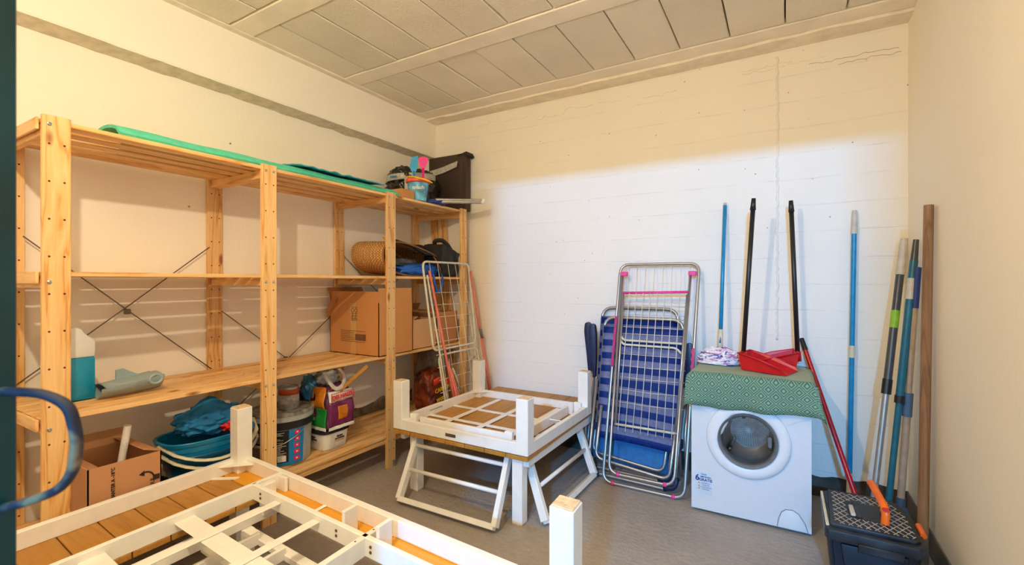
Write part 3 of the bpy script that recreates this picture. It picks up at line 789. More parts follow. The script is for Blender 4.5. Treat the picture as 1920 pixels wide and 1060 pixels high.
# cartons
def carton(name, label, x0, x1, y0, y1, z0, z1, m, flaps=(), loc=None, th=.004, group=None):
    t = thing(name, label, 'box', ((x0 + x1) / 2, (y0 + y1) / 2, z0), group)
    b = nb()
    box(b, x0, x1, y0, y1, z0, z0 + th)
    box(b, x0, x0 + th, y0, y1, z0, z1); box(b, x1 - th, x1, y0, y1, z0, z1)
    box(b, x0, x1, y0, y0 + th, z0, z1); box(b, x0, x1, y1 - th, y1, z0, z1)
    obj('carton', b, m, t)
    for (side, L, ang) in flaps:     # ang: 0 = straight up, + = outward
        b = nb(); s, c = math.sin(R(ang)), math.cos(R(ang))
        if side == 'x1': A, B_, d = (x1 - th / 2, y0 + .004, z1), (x1 - th / 2, y1 - .004, z1), Vector((s, 0, c))
        if side == 'x0': A, B_, d = (x0 + th / 2, y0 + .004, z1), (x0 + th / 2, y1 - .004, z1), Vector((-s, 0, c))
        if side == 'y0': A, B_, d = (x0 + .004, y0 + th / 2, z1), (x1 - .004, y0 + th / 2, z1), Vector((0, -s, c))
        if side == 'y1': A, B_, d = (x0 + .004, y1 - th / 2, z1), (x1 - .004, y1 - th / 2, z1), Vector((0, s, c))
        A = Vector(A); B_ = Vector(B_); sheet(b, lambda u, v: A.lerp(B_, u) + d * (L * v), 2, 2, .003); obj('flap', b, m, t)
    return t
t = carton('open_carton', 'large open brown carton with a raised flap on the third shelf', -2.545, -2.105, 2.0, 2.295, .701, 1.025, m_card, (('y0', .07, -8), ('x1', .09, -2), ('x0', .10, 20), ('y1', .08, -60)))
b = nb(); prism(b, [(-2.54, 1.0), (-2.48, 1.06), (-2.475, 1.035), (-2.55, .93)], 'y', 1.975, 1.998, .001); obj('torn_flap', b, m_card3, t)
b = nb(); box(b, -2.35, -2.30, 1.9985, 2.0, .703, 1.02); obj('tape', b, m_cardtape, t)
MF = lambda x, z: basis((x, 1.9975, z), (1, 0, 0), (0, 0, 1))
b = nb()
for k in range(6): box(b, -2.44, -2.22 - (.10 if k > 0 else 0), 1.9975, 1.9985, .846 - k * .011, .849 - k * .011)
for k in range(22): box(b, -2.31 + k * .0045, -2.31 + k * .0045 + (.003 if k % 3 else .0015), 1.9975, 1.9985, .79, .83)
box(b, -2.44, -2.22, 1.9975, 1.9985, .779, .782)
obj('printed_label', b, m_inkb, t)
text('lettering', 'IPHOI', .035, basis((-2.33, 1.9975, .955), (0, 0, 1), (-1, 0, 0)), m_inkb, t)
text('lettering', 'IPHOI', .035, basis((-2.30, 1.9975, .955), (0, 0, 1), (-1, 0, 0)), m_inkb, t)
carton('open_carton', 'pale low open carton in the middle of the third shelf, behind the rack', -2.50, -2.125, 2.315, 2.56, .701, .90, m_card2, (('x1', .0, 0), ('y0', .06, -70), ('y1', .06, -50), ('x0', .07, 5)))
carton('open_carton', 'darker open carton at the right end of the third shelf', -2.52, -2.13, 2.575, 2.81, .701, .935, m_card3, (('y0', .05, -80), ('x0', .06, -30)))

# ------------------------------------------------------------------ bottom shelf
Z4 = .206
t = carton('food_carton', 'open carton with temperature print standing bottom left on the shelving', -2.375, -2.10, .645, .868, Z4, .495, card('cardboard_pinkish', srgb(196, 142, 98)), (('x0', .06, -10), ('y0', .05, -110), ('y1', .06, -70)))
mm = basis((-2.0985, .717, .418), (0, 0, 1), (0, -1, 0))
text('lettering', '/ MANTER A -18°C', .0155, mm, m_ink, t, .0004, .0004)
b = nb(); tube(b, [(-2.0985, .815 + .028 * math.cos(a), .40 + .03 * math.sin(a)) for a in [R(10 + 16 * k) for k in range(7)]], .0028, 5); obj('arrow_print', b, m_ink, t)
b = nb(); prism(b, [(.795, .425), (.812, .437), (.812, .416)], 'x', -2.0995, -2.098); obj('arrow_print', b, m_ink, t)
text('lettering', 'AQUI', .02, basis((-2.0985, .838, .375), (0, 0, 1), (0, -1, 0)), m_ink, t)
b = nb(); box(b, -2.0995, -2.0985, .84, .862, .39, .41); obj('print_patch', b, m_ink, t)
b = nb(); tube(b, [(-2.25, .76, Z4 + .01), (-2.20, .797, .597)], .0125, 12); tag(obj('white_pipe', b, m_paper, smooth=40, loc=(-2.25, .76, Z4)), 'white plastic pipe standing in the printed carton', 'pipe')
# mop buckets
def mopbucket(cx, cy, z0, z1, s, m, label, grp='nested mop buckets'):
    t = thing('mop_bucket', label, 'bucket', (cx, cy, z0), grp)
    H_ = z1 - z0
    b = nb(); lathe(b, [(.70, z0), (.74, z0 + .004), (.86, z0 + H_ * .62), (.88, z0 + H_ * .62), (.89, z0 + H_ * .66), (.91, z0 + H_ * .80), (.94, z0 + H_ * .80), (.95, z0 + H_ * .84), (.96, z1 - .02), (1.0, z1 - .018), (1.02, z1 - .004), (1.0, z1), (.95, z1 - .003), (.93, z1 - .02), (.72, z0 + .01)], (cx, cy, 0), 48, sx=.135 * s, sy=.19 * s, power=2.8)
    obj('tub', b, m, t, 40)
    return t
t2 = mopbucket(-2.275, 1.13, Z4, .415, 1.0, m_blue2, 'lower dark blue mop bucket nested under the other')
t1 = mopbucket(-2.275, 1.12, Z4 + .045, .475, 1.0, m_blue, 'upper bright blue mop bucket holding blue cloths')
def hoop(t, dz, m):
    b = nb(); pts = []
    for k in range(15):
        a = k / 14
        y = .925 + a * .40; sg = math.sin(a * PI) ** .6
        pts.append((-2.275 + .152 * sg ** .7 + .01, y, .462 + dz - .085 * sg + .02 * a))
    tube(b, pts, .010, 8, flat=.5); obj('handle', b, m, t, True, label='cream plastic carrying handle')
hoop(t1, 0, m_cream); hoop(t2, -.035, m_cream)
b = nb(); blob(b, (-2.285, 1.15, .52), (.095, .145, .060), 21, .22, 3.2, 5, .462, .2, .5)
for v in b.verts:
    d_ = math.hypot(v.co.x + 2.29, v.co.y - 1.135)
    v.co.z += .045 * math.exp(-(d_ / .05) ** 2) if v.co.z > .52 else 0
tag(obj('blue_cloth_heap', b, m_bluecloth, smooth=True, loc=(-2.28, 1.14, .44)), 'heap of blue cleaning cloths on the mop buckets', 'cloth')
b = nb(); tube(b, [(-2.29, 1.135, .583), (-2.288, 1.14, .605)], .017, 12, r2=.019); tag(obj('mop_socket', b, m_brightblue, smooth=40, loc=(-2.29, 1.135, .58)), 'blue mop socket poking up from the blue cloth heap', 'mop head')
b = nb(); blob(b, (-2.20, 1.205, .495), (.05, .06, .026), 31, .35, 3, 4, None, 0, .8); tag(obj('red_cloth', b, m_redcloth, smooth=True, loc=(-2.21, 1.245, .48)), 'small red cloth at the right side of the mop bucket', 'cloth')
b = nb(); blob(b, (-2.24, .925, .275), (.05, .04, .07), 41, .2, 3, 4, Z4, 0, .6); tag(obj('dark_plastic_bag', b, m_blackbag, smooth=True, loc=(-2.24, .925, Z4)), 'dark crumpled plastic bag between the printed carton and mop buckets', 'bag')
# paint tub
pc = (-2.335, 1.525); ph = math.atan2(-pc[1], -pc[0])
t = thing('paint_tub', 'large black paint tub with blue label and spattered lid', 'paint tub', (pc[0], pc[1], Z4))
b = nb(); lathe(b, [(.138, Z4), (.142, Z4 + .004), (.152, .43), (.158, .43), (.160, .455), (.157, .468), (.148, .472), (.144, .462), (.0, .460)], (pc[0], pc[1], 0), 48); obj('tub', b, m_greyplast, t, 40)
b = nb(); lathe(b, [(.1535, .395), (.1595, .40), (.1605, .435), (.154, .437)], (pc[0], pc[1], 0), 48, cap0=False, cap1=False); obj('collar', b, m_black, t, 40)
b = nb(); lathe(b, [(.150, .462), (.1615, .462), (.1615, .474), (.148, .478), (.140, .468), (.0, .467)], (pc[0], pc[1], 0), 48); obj('lid', b, plain('spattered_lid', srgb(150, 146, 136), .5, var=.3, scale=30), t, 40)
def patch(a0, a1, z0, z1, m, name='label_panel', ex=.0012, lab=None):
    b = nb(); lathe(b, [(.142 + (z0 - Z4) / .225 * .010 + ex, z0), (.142 + (z1 - Z4) / .225 * .010 + ex, z1)], (pc[0], pc[1], 0), 14, a0=ph + R(a0), a1=ph + R(a1)); obj(name, b, m, t, True, label=lab)
patch(-92, 13, .225, .392, m_blklabel); patch(13, 44, .212, .392, m_lblue); patch(-30, 44, .212, .226, m_lblue, ex=.0016)
for k in range(5):
    z = .375 - k * .034
    patch(23, 35, z - .011, z + .011, m_magenta, 'icon', .0022)
    patch(27, 31, z - .004, z + .004, m_paper, 'icon', .003)
b = nb()
for k in range(22):
    if k == 9: continue
    z = .380 - k * .0062; a1 = 8 - rnd.uniform(0, 20)
    lathe(b, [(.152 - k * .0003, z), (.1521 - k * .0003, z + .0022)], (pc[0], pc[1], 0), 10, a0=ph + R(-70), a1=ph + R(a1))
obj('small_print', b, m_paper, t)
patch(-8, 8, .232, .262, m_paper, 'label_panel', .0018)
b = nb(); tube(b, [(pc[0] + .157 * math.cos(ph + R(a)), pc[1] + .157 * math.sin(ph + R(a)), z) for a, z in ((70, .405), (45, .385), (25, .355), (5, .33), (-15, .318), (-40, .315), (-70, .335), (-95, .39))], .0018, 6); obj('wire_handle', b, m_screw, t, True)
b = nb(); tube(b, [(pc[0] + .16 * math.cos(ph + R(a)), pc[1] + .16 * math.sin(ph + R(a)), .316) for a in (-50, -40, -28)], .006, 8); obj('grip', b, m_paper, t, True)
tc_ = (-2.325, 1.56)
t = thing('paint_tin', 'small paint tin with red and white label standing on the paint tub lid', 'paint tin', (tc_[0], tc_[1], .468))
b = nb(); lathe(b, [(.05, .469), (.052, .471), (.052, .583), (.054, .583), (.054, .588), (.048, .588), (.048, .582), (0, .582)], (tc_[0], tc_[1], 0), 32); obj('tin', b, m_alu, t, 40)
b = nb(); lathe(b, [(.0528, .546), (.0528, .576)], (tc_[0], tc_[1], 0), 32); obj('label_panel', b, plain('red_brown_label', srgb(186, 74, 34), .4), t, True)
b = nb(); lathe(b, [(.0526, .476), (.0526, .546)], (tc_[0], tc_[1], 0), 32); obj('label_panel', b, plain('pale_label', srgb(176, 168, 158), .4, var=.2, scale=50), t, True)
# white tub
t = thing('white_tub', 'small square white paint tub with black lid under the shopping bag', 'paint tub', (-2.285, 1.765, Z4))
M45 = Matrix.Rotation(R(0), 4, 'Z')
b = nb(); lathe(b, [(.078, Z4), (.082, Z4 + .004), (.092, .305), (.088, .305)], (-2.285, 1.775, 0), 40, power=5); obj('tub', b, m_paper, t, 40)
b = nb(); lathe(b, [(.093, .300), (.098, .302), (.098, .318), (.090, .322), (0, .322)], (-2.285, 1.775, 0), 40, power=5); obj('lid', b, m_black, t, 40)
Mx = lambda y, z: basis((-2.1945, y, z), (0, 1, 0), (0, 0, 1)); My = lambda x, z: basis((x, 1.6845, z), (1, 0, 0), (0, 0, 1))
for Mq in (Mx(1.79, .275), My(-2.29, .278)):
    text('lettering', 'MURO', .014, Mq, m_ink, t, .0015, .0002)
for Mq in (Mx(1.79, .262), My(-2.29, .265)):
    text('lettering', 'DE INTERIOR', .011, Mq, m_ink, t, .0015, .0)
b = nb(); box(b, -2.197, -2.1935, 1.76, 1.82, .249, .252); obj('print_line', b, m_orangep, t)
b = nb(); box(b, -2.32, -2.26, 1.684, 1.687, .251, .254); obj('print_line', b, m_orangep, t)
# shopping bag with coloured panels
t = thing('shopping_bag', 'colourful shiny shopping bag standing on the white tub', 'bag', (-2.29, 1.765, .322))
def bagf(ox, ex=0.0, y0=-1, y1=1, z0=0, z1=1, face='y'):
    def f(u, v):
        a = y0 + (y1 - y0) * u; h = z0 + (z1 - z0) * v
        taper = 1 - .25 * max(0, h - .6)
        n = mnoise.noise(Vector((a * 2.2, h * 4, ox)))
        if face == 'x':   # face toward the room
            return Vector((-2.185 + ex + .012 * n - .05 * max(0, h - .6), 1.785 + .085 * a * taper, .325 + .25 * h))
        return Vector((-2.285 + .10 * a * taper, 1.70 - ex + .012 * n + .03 * max(0, h - .6), .325 + .25 * h))
    return f
b = nb(); blob(b, (-2.285, 1.785, .44), (.105, .092, .13), 9, .10, 2.4, 5, .325, .8, .3); obj('bag', b, plain('bag_purple_grey', srgb(120, 60, 100), .25, var=.35, scale=7), t, True)
def pan(m, ex, *a, face='y', name='printed_panel'):
    b = nb(); sheet(b, bagf(1, ex, *a, face=face), 10, 8, .002); obj(name, b, m, t, True)
pan(m_green, .012, -1, 1, .06, .48); pan(m_orangep, .012, -1, .9, .48, .95)
pan(m_purple, .012, -1, 1, .06, .62, face='x'); pan(m_paper, .014, -1, .95, .62, .85, face='x')
pan(m_paper, .015, -1.05, 1.05, 0, .07); pan(m_paper, .015, -1.05, 1.05, 0, .07, face='x')
pan(m_orangep, .016, -.3, .45, .2, .5, face='x')
pan(m_redink, .018, -.8, -.15, .9, .93, face='x'); 
text('lettering', 'DELHAIZE', .032, basis((-2.160, 1.783, .508), (0, 1, 0.05), (0, -.05, 1)), m_redink, t, .001, .0012)
b = nb()
for (y0, y1, z0, z1) in ((1.705, 1.861, .528, .531), (1.705, 1.861, .487, .490), (1.705, 1.708, .487, .531), (1.858, 1.861, .487, .531)): box(b, -2.161, -2.159, y0, y1, z0, z1)
obj('logo_frame', b, m_redink, t)
b = nb(); lathe(b, [(.0, -.02), (.018, -.018), (.02, .012), (.012, .02), (.012, .026), (0, .026)], (-2.30, 1.685, .395), 14); obj('printed_pot', b, m_paper, t, True)
b = nb(); lathe(b, [(.0205, -.002), (.0205, .009)], (-2.30, 1.685, .395), 14); obj('printed_band', b, m_inkb, t, True)
b = nb(); blob(b, (-2.29, 1.775, .60), (.06, .065, .055), 14, .25, 3, 4, None, 0, .9); obj('gathered_top', b, plain('silver_crumple', srgb(180, 178, 176), .25, var=.4, scale=9), t, True)
b = nb(); tube(b, [(-2.24, 1.72, .64), (-2.20, 1.715, .60), (-2.18, 1.75, .545), (-2.18, 1.80, .555), (-2.21, 1.84, .61), (-2.25, 1.83, .645)], .013, 8, flat=.4, fil=.03); obj('bag_handle', b, plain('silver_handle', srgb(206, 200, 192), .3), t, True)
b = nb(); blob(b, (-2.35, 1.71, .54), (.055, .05, .08), 17, .2, 3, 4, None, 0, .6); obj('side_fold', b, plain('blue_fold', srgb(40, 110, 150), .3, var=.3, scale=12), t, True)
b = nb(); beam(b, (-2.20, 1.775, .52), (-2.085, 1.895, .665), .022, .006, (0, 1, 0), .001); tag(obj('wooden_stick', b, brown_deck['x'], loc=(-2.2, 1.775, .52)), 'flat orange-brown wooden stick poking out of the shopping bag', 'stick')
b = nb(); blob(b, (-2.43, 1.66, .37), (.075, .055, .155), 19, .18, 2.6, 4, Z4, .3, .6)
for v in b.verts:
    if v.co.z > .4: v.co.y += (v.co.z - .4) * .3
tag(obj('black_bag', b, plain('black_blue_bag', srgb(28, 34, 44), .4, var=.3, scale=10), smooth=True, loc=(-2.43, 1.66, Z4)), 'black bag wedged between the paint tub and the shopping bag', 'bag')
# charcoal bag and plastic sack at the end
t = thing('charcoal_bag', 'charcoal sack with flame print on the bottom shelf behind the left rack', 'bag', (-2.25, 2.68, Z4))
b = nb(); blob(b, (-2.27, 2.68, .35), (.10, .12, .16), 23, .12, 2.6, 5, Z4, .6, .4); obj('sack', b, plain('charcoal_print', srgb(120, 48, 20), .4, var=.9, scale=14), t, True)
b = nb(); sheet(b, lambda u, v: Vector((-2.165 + .004 * math.sin(u * 9), 2.58 + u * .19, .40 + v * .05 + .012 * math.sin(u * 5))), 12, 3, .002); obj('flame_print', b, plain('flame', srgb(232, 70, 28), .4, var=.2, scale=30), t, True)
text('lettering', 'CARBÓN', .042, basis((-2.158, 2.675, .37), (0, 1, .1), (0, -.1, 1)), m_yellow, t, .001, .001)
text('lettering', 'VEGETAL', .034, basis((-2.158, 2.675, .30), (0, 1, .1), (0, -.1, 1)), m_yellow, t, .001, .001)
text('lettering', 'NATURAL', .02, basis((-2.158, 2.675, .245), (0, 1, .1), (0, -.1, 1)), m_yellow, t, .001, .0004)
b = nb(); blob(b, (-2.40, 2.83, .45), (.11, .09, .23), 29, .14, 2.2, 5, Z4, .4, .7); tag(obj('plastic_sack', b, plain('grey_plastic_sack', srgb(150, 134, 116), .3, var=.25, scale=7), smooth=True, loc=(-2.4, 2.83, Z4)), 'grey crumpled plastic sack at the right end of the bottom shelf', 'bag')

# ------------------------------------------------------------------ pale clothes rack with coral legs, leaning on the shelving
t = thing('clothes_rack', 'folded pale clothes rack with coral rods leaning on the shelving end', 'drying rack', (-1.95, 2.6, 0))
def RX(z): return -2.07 + (1.29 - z) * .15
def rp(y, z, o=0): return (RX(z) + o, y, z)
b = nb(); tube(b, [rp(2.35, 1.29), rp(2.87, 1.29), rp(2.84, .70), rp(2.36, .70)], .0075, 8, True, .045); obj('upper_wing', b, m_cream2, t, True)
b = nb(); tube(b, [rp(2.40, .665, .0), rp(2.85, .665, .0), rp(2.86, .06, .0), rp(2.44, .06, .0)], .0065, 8, True, .05); obj('lower_wing', b, m_cream2, t, True)
b = nb(); tube(b, [rp(2.37, 1.2, .012), rp(2.44, .05, .02)], .0065, 8); obj('side_tube', b, m_cream2, t, True)
for k in range(5):
    y = 2.42 + k * .085 + (.03 if k > 1 else 0)
    b = nb(); tube(b, [rp(y, 1.285, .0), rp(y + .045, .07, .004)], .0018, 5); obj('wire', b, m_wwire, t, True)
for k in range(13):
    z = 1.08 - k * .082
    b = nb(); tube(b, [rp(2.38, z, .003), rp(2.85, z + .0, .003)], .0016, 5); obj('wire', b, m_wwire, t, True)
for (y0, z0, y1, z1, o) in ((2.385, 1.23, 2.52, .08, .022), (2.46, .62, 2.56, .08, .03), (2.475, .62, 2.60, .10, .022), (2.865, 1.235, 2.90, .70, .016), (2.885, .78, 2.93, .10, .022), (2.90, .78, 2.955, .12, .016)):
    b = nb(); tube(b, [rp(y0, z0, o), rp(y1, z1, o)], .0085 if z0 > 1 else .0075, 8); obj('rod', b, m_coral, t, True, label='faded coral rod')
for (y, z) in ((2.465, .60), (2.885, .76)):
    b = nb(); tube(b, [rp(y, z + .035, .026), rp(y + .01, z - .03, .026)], .013, 8); obj('joint_clip', b, plain('grey_clip', srgb(110, 106, 100), .5), t, True)
b = nb(); tube(b, [rp(2.50, .57, .03), rp(2.54, .50, .02), rp(2.58, .41, .01)], .005, 6); obj('locking_arm', b, m_cream2, t, True)

# ------------------------------------------------------------------ centre: side table with an upturned frame on it
TX0, TX1, TY0 = -1.865, -1.02, 1.88
t = thing('low_table', 'low slatted wooden table on white legs by the back wall', 'table', (-1.44, 2.4, 0))
npl = 7; pw = (TX1 - TX0) / npl
for k in range(npl):
    b = nb(); x0 = TX0 + k * pw; vs = box(b, x0 + .0015, x0 + pw - .0015, TY0, 2.965, .322, .342, .002)
    for v in b.verts: v.co.z += .024 * max(0, (v.co.y - TY0) / 1.08) - .002
    obj('plank', b, brown_deck['y'], t)
b = nb(); beam(b, (TX0 + .03, TY0 + .04, .300), (TX0 + .03, 2.93, .300), .03, .042, bev=.002); obj('side_rail', b, m_white, t)
b = nb(); beam(b, (TX1 - .03, TY0 + .04, .300), (TX1 - .03, 2.93, .300), .03, .042, bev=.002); obj('side_rail', b, m_white, t)
for x, y in ((-1.09, 1.93), (-1.765, 1.96), (-1.09, 2.88), (-1.765, 2.88)):
    b = nb(); box(b, x - .0275, x + .0275, y - .0275, y + .0275, .004, .321, .003); o = obj('leg', b, m_white, t)
    b = nb(); box(b, x - .025, x + .025, y - .025, y + .025, 0, .004); obj('foot_pad', b, m_cap, o)
def ladder(P, Q, U, name):
    """P,Q: lower corners; U: vector up the frame"""
    P, Q, U = Vector(P), Vector(Q), Vector(U)
    nrm = (Q - P).cross(U).normalized()
    b = nb()
    beam(b, P, P + U, .026, .040, nrm, .002); beam(b, Q, Q + U, .026, .040, nrm, .002); beam(b, P, Q, .026, .034, nrm, .002)
    o = obj(name, b, m_white, t)
    for f in (.42, .78):
        b = nb(); tube(b, [P + U * f, Q + U * f], .0105, 10); obj('rung', b, m_white, o, True)
ladder((-1.72, 1.775, .03), (-1.14, 1.785, .03), (-.03, .19, .295), 'leg_frame')
ladder((-.965, 1.955, .03), (-.955, 2.575, .03), (-.16, .09, .295), 'leg_frame')

def upturned(t, x0, x1, y0, y1, zt, ap, lw, lz, m=m_white, legs=(0, 1, 2, 3)):
    for (a, c) in (((x0, y0), (x1, y0)), ((x0, y1), (x1, y1))):
        b = nb(); beam(b, (a[0] + .006, a[1] + (.0125 if a[1] == y0 else -.0125), zt + ap / 2), (c[0] - .006, c[1] + (.0125 if a[1] == y0 else -.0125), zt + ap / 2), .025, ap, bev=.002); obj('apron', b, m, t)
    for x in (x0 + .0125, x1 - .0125):
        b = nb(); beam(b, (x, y0 + .025, zt + ap / 2), (x, y1 - .025, zt + ap / 2), .025, ap, bev=.002); obj('apron', b, m, t)
    cs = [(x0 + lw / 2, y0 + lw / 2), (x1 - lw / 2, y0 + lw / 2), (x1 - lw / 2, y1 - lw / 2), (x0 + lw / 2, y1 - lw / 2)]
    for k in legs:
        cx, cy = cs[k]
        b = nb(); box(b, cx - lw / 2 - .0012, cx + lw / 2 + .0012, cy - lw / 2 - .0012, cy + lw / 2 + .0012, zt + .0005, lz, .003); o = obj('leg', b, m, t)
        b = nb(); box(b, cx - lw / 2 + .004, cx + lw / 2 - .004, cy - lw / 2 + .004, cy + lw / 2 - .004, lz, lz + .003, .001); obj('leg_cap', b, m_cap, o)
t = thing('upturned_table_frame', 'white table frame upside down, legs up, on the low wooden table', 'table', (-1.44, 2.29, .343))
upturned(t, TX0, TX1, TY0, 2.70, .344, .056, .062, .607)
for y in (2.16, 2.40):
    b = nb(); box(b, TX0 + .025, TX1 - .06, y - .016, y + .016, .350, .354, .001); obj('cross_bar', b, m_white, t)
for x in (-1.66, -1.44, -1.22):
    b = nb(); box(b, x - .016, x + .016, TY0 + .10, 2.66, .354, .359, .001); obj('cross_bar', b, m_white, t)
b = nb(); beam(b, (TX0 + .14, TY0 + .065, .385), (TX1 - .13, TY0 + .065, .385), .014, .055, bev=.002); obj('inner_board', b, m_white, t)
b = nb(); beam(b, (TX1 - .10, TY0 + .10, .385), (TX1 - .10, 2.56, .385), .016, .055, bev=.002); obj('inner_board', b, m_white, t)
for x, y in ((TX0 + .10, TY0 + .060), (TX1 - .135, TY0 + .062), (TX1 - .10, 2.60), (TX1 - .055, 2.62)):
    b = nb(); box(b, x - .022, x + .022, y - .011, y + .011, .346, .425, .002); obj('block', b, m_white, t)
b = nb(); box(b, TX1 - .095, TX1 - .025, 2.30, 2.314, .395, .399, .001); obj('tab', b, m_white, t)
for sx, sy in ((1, 1), (-1, 1), (-1, -1), (1, -1)):
    px_, py_ = (TX0 if sx > 0 else TX1), (TY0 if sy > 0 else 2.70)
    b = nb(); prism(b, [(px_ + sx * .024, py_ + sy * .11), (px_ + sx * .11, py_ + sy * .024), (px_ + sx * .024, py_ + sy * .024)], 'z', .392, .396); obj('corner_plate', b, m_white, t)
b = nb(); box(b, -1.50, -1.435, TY0 - .0015, TY0, .362, .378, .0004); pl = obj('name_plate', b, plain('dark_plate', srgb(110, 104, 96), .4, .5), t)
b = nb(); box(b, TX0 + .025, TX0 + .0265, 2.15, 2.28, .372, .386, .0003); pl2 = obj('paper_sticker', b, m_paper, t)
b = nb()
for k in range(14): box(b, TX0 + .0266, TX0 + .0269, 2.156 + k * .0085, 2.161 + k * .0085, .376, .382)
obj('print_line', b, m_inkb, pl2)

# ------------------------------------------------------------------ foreground: large table upside down on another table
C0 = Vector((-2.085, 1.185, 0)); e1 = Vector((.9982, -.060, 0)); e2 = Vector((.05, -.9987, 0)); LL, WW = 1.655, .90
def G(u, v, z): p = C0 + e1 * u + e2 * v; return Vector((p.x, p.y, z))
def gbar(t, u0, v0, u1, v1, z, wd, h, m, name, bev=.002):
    b = nb(); beam(b, G(u0, v0, z), G(u1, v1, z), wd, h, bev=bev); return obj(name, b, m, t)
def gbox(t, u0, u1, v0, v1, z0, z1, m, name, parent=None):
    b = nb()
    vs = box(b, u0, u1, v0, v1, z0, z1, .002)
    for v in b.verts: v.co = G(v.co.x, v.co.y, v.co.z)
    bmesh.ops.recalc_face_normals(b, faces=b.faces)
    return obj(name, b, m, parent or t)
def table_set(t, dz, u_off, v_off, up=True):
    pass
t = thing('large_upturned_table', 'large white table upside down in the foreground with brown plank rim', 'table', tuple(G(LL / 2, WW / 2, .31)))
ZW, ZA = .330, .387     # wood underside, apron top
for k in range(8):      # short planks of the left end
    gbox(t, .01, .345, .108 + k * .1065, .108 + k * .1065 + .103, ZW - .02, ZW, brown_deck['x'], 'plank')
gbox(t, .01, LL - .01, .008, .104, ZW - .02, ZW, orange_board, 'plank')
gbox(t, LL - .30, LL - .01, .108, WW - .1, ZW - .02, ZW, brown_deck['y'], 'plank')
gbar(t, .012, .0145, LL - .012, .0145, ZW + .0285, .025, .057, m_white, 'apron')
gbar(t, .0145, .028, .0145, WW, ZW + .0285, .025, .057, m_white, 'apron')
gbar(t, LL - .0145, .028, LL - .0145, WW, ZW + .0285, .025, .057, m_white, 'apron')
gbar(t, 0, WW, LL, WW, ZW + .0285, .025, .057, m_white, 'apron')
gbar(t, .335, .025, .335, WW, ZW + .0285, .018, .057, m_white, 'inner_rail')
gbar(t, .335, .140, LL - .03, .140, ZW + .0285, .018, .057, m_white, 'inner_rail')
gbar(t, .985, .025, .985, WW, ZW + .0285, .020, .057, m_white, 'cross_rail')
for u0, v0 in ((0, 0), (LL - .066, 0), (LL - .066, WW - .066), (0, WW - .066)):
    if v0 > 0: continue
    o = gbox(t, u0, u0 + .066, v0, v0 + .066, ZW, .607, m_white, 'leg')
    gbox(t, u0 + .003, u0 + .063, v0 + .003, v0 + .063, .607, .611, m_cap, 'leg_cap', o)
gbox(t, .335, .40, .034, .048, ZW, .386, m_white, 'block')
gbox(t, .355, .385, .075, .13, ZW - .06, .384, m_white, 'block')
gbox(t, .855, .869, .07, .128, ZW - .01, .420, m_white, 'block')
gbox(t, 1.02, 1.034, .07, .128, ZW - .01, .420, m_white, 'block')
for v in (.385, .63):
    gbox(t, .34, .98, v - .032, v + .032, ZW + .030, ZW + .034, m_white, 'flat_bar')
for u in (.52, .75):
    gbox(t, u - .017, u + .017, .15, WW, ZW + .035, ZW + .040, m_white, 'cross_bar')
for v in (.385,):
    gbox(t, 1.0, LL - .03, v - .032, v + .032, ZW + .030, ZW + .034, m_white, 'flat_bar')
b = nb()
for k in range(17):
    vv = .10 + k * .047 + (.012 if k % 3 else 0)
    box(b, .0245, .0262, vv - .0045, vv + .0045, ZW + .0015, ZW + .0055)
for v in b.verts: v.co = G(v.co.x, v.co.y, v.co.z)
o = obj('rust_spot', b, m_rust, t); o['kind'] = 'stuff'
gbox(t, .624, .640, .026, .13, ZW + .001, ZW + .005, m_white, 'tab')
b = nb(); prism(b, [(.025, .13), (.13, .025), (.066, .025), (.025, .066)], 'z', ZW + .040, ZW + .043)
for v in b.verts: v.co = G(v.co.x, v.co.y, v.co.z)
obj('corner_plate', b, m_white, t)
b = nb(); prism(b, [(.026, .16), (.11, .10), (.11, .08), (.026, .14)], 'z', ZW + .001, ZW + .006)
for v in b.verts: v.co = G(v.co.x, v.co.y, v.co.z)
obj('corner_plate', b, m_white, t)
b = nb()
for (u, v, z) in ((.985, .05, ZA), (.985, .105, ZA), (.985, .18, ZA)):
    M = Matrix.Translation(G(u, v, z + .0004)); bmesh.ops.create_circle(b, cap_ends=True, segments=10, radius=.0035, matrix=M)
for (u, z) in ((.855, .350), (.855, .366), (1.02, .350), (1.02, .366), (.40, .350), (.40, .366)):
    p = G(u, .1495, z); tube(b, [p, p + e2 * .0015], .005, 8)
o = obj('screw_hole', b, m_rust, t); o['kind'] = 'stuff'
# lower table that carries it
t = thing('large_lower_table', 'white framed table standing beneath the large upturned table', 'table', tuple(G(LL / 2, WW / 2, 0)))
z0 = .252
gbar(t, .03, .03, LL - .03, .03, z0 + .028, .022, .054, m_white, 'apron')
gbar(t, .03, .03, .03, WW, z0 + .028, .022, .054, m_white, 'apron')
gbar(t, LL - .03, .03, LL - .03, WW, z0 + .028, .022, .054, m_white, 'apron')
for u, v in ((.05, .05), (LL - .05, .05), (.05, WW - .04), (LL - .05, WW - .04)):
    gbox(t, u - .03, u + .03, v - .03, v + .03, .002, z0 + .03, m_white, 'leg')
gbar(t, .37, .04, .37, WW, z0 + .026, .016, .05, m_white, 'inner_rail')
gbar(t, .40, .20, LL - .03, .20, z0 + .0, .034, .022, m_white, 'cross_bar')
for v in (.33, .47, .62, .76):
    gbar(t, .37, v, LL - .03, v, z0 - .004, .034, .014, m_white, 'cross_bar')
for u in (.50, .66, .82, 1.0, 1.2, 1.4):
    gbar(t, u, .21, u, WW, z0 + .012, .014, .04, m_white, 'cross_rail')
gbox(t, .37, .40, .17, .21, .002, z0, m_white, 'leg')
for v in (.42,): gbox(t, .60, .64, v, v + .04, .002, z0, m_white, 'leg')

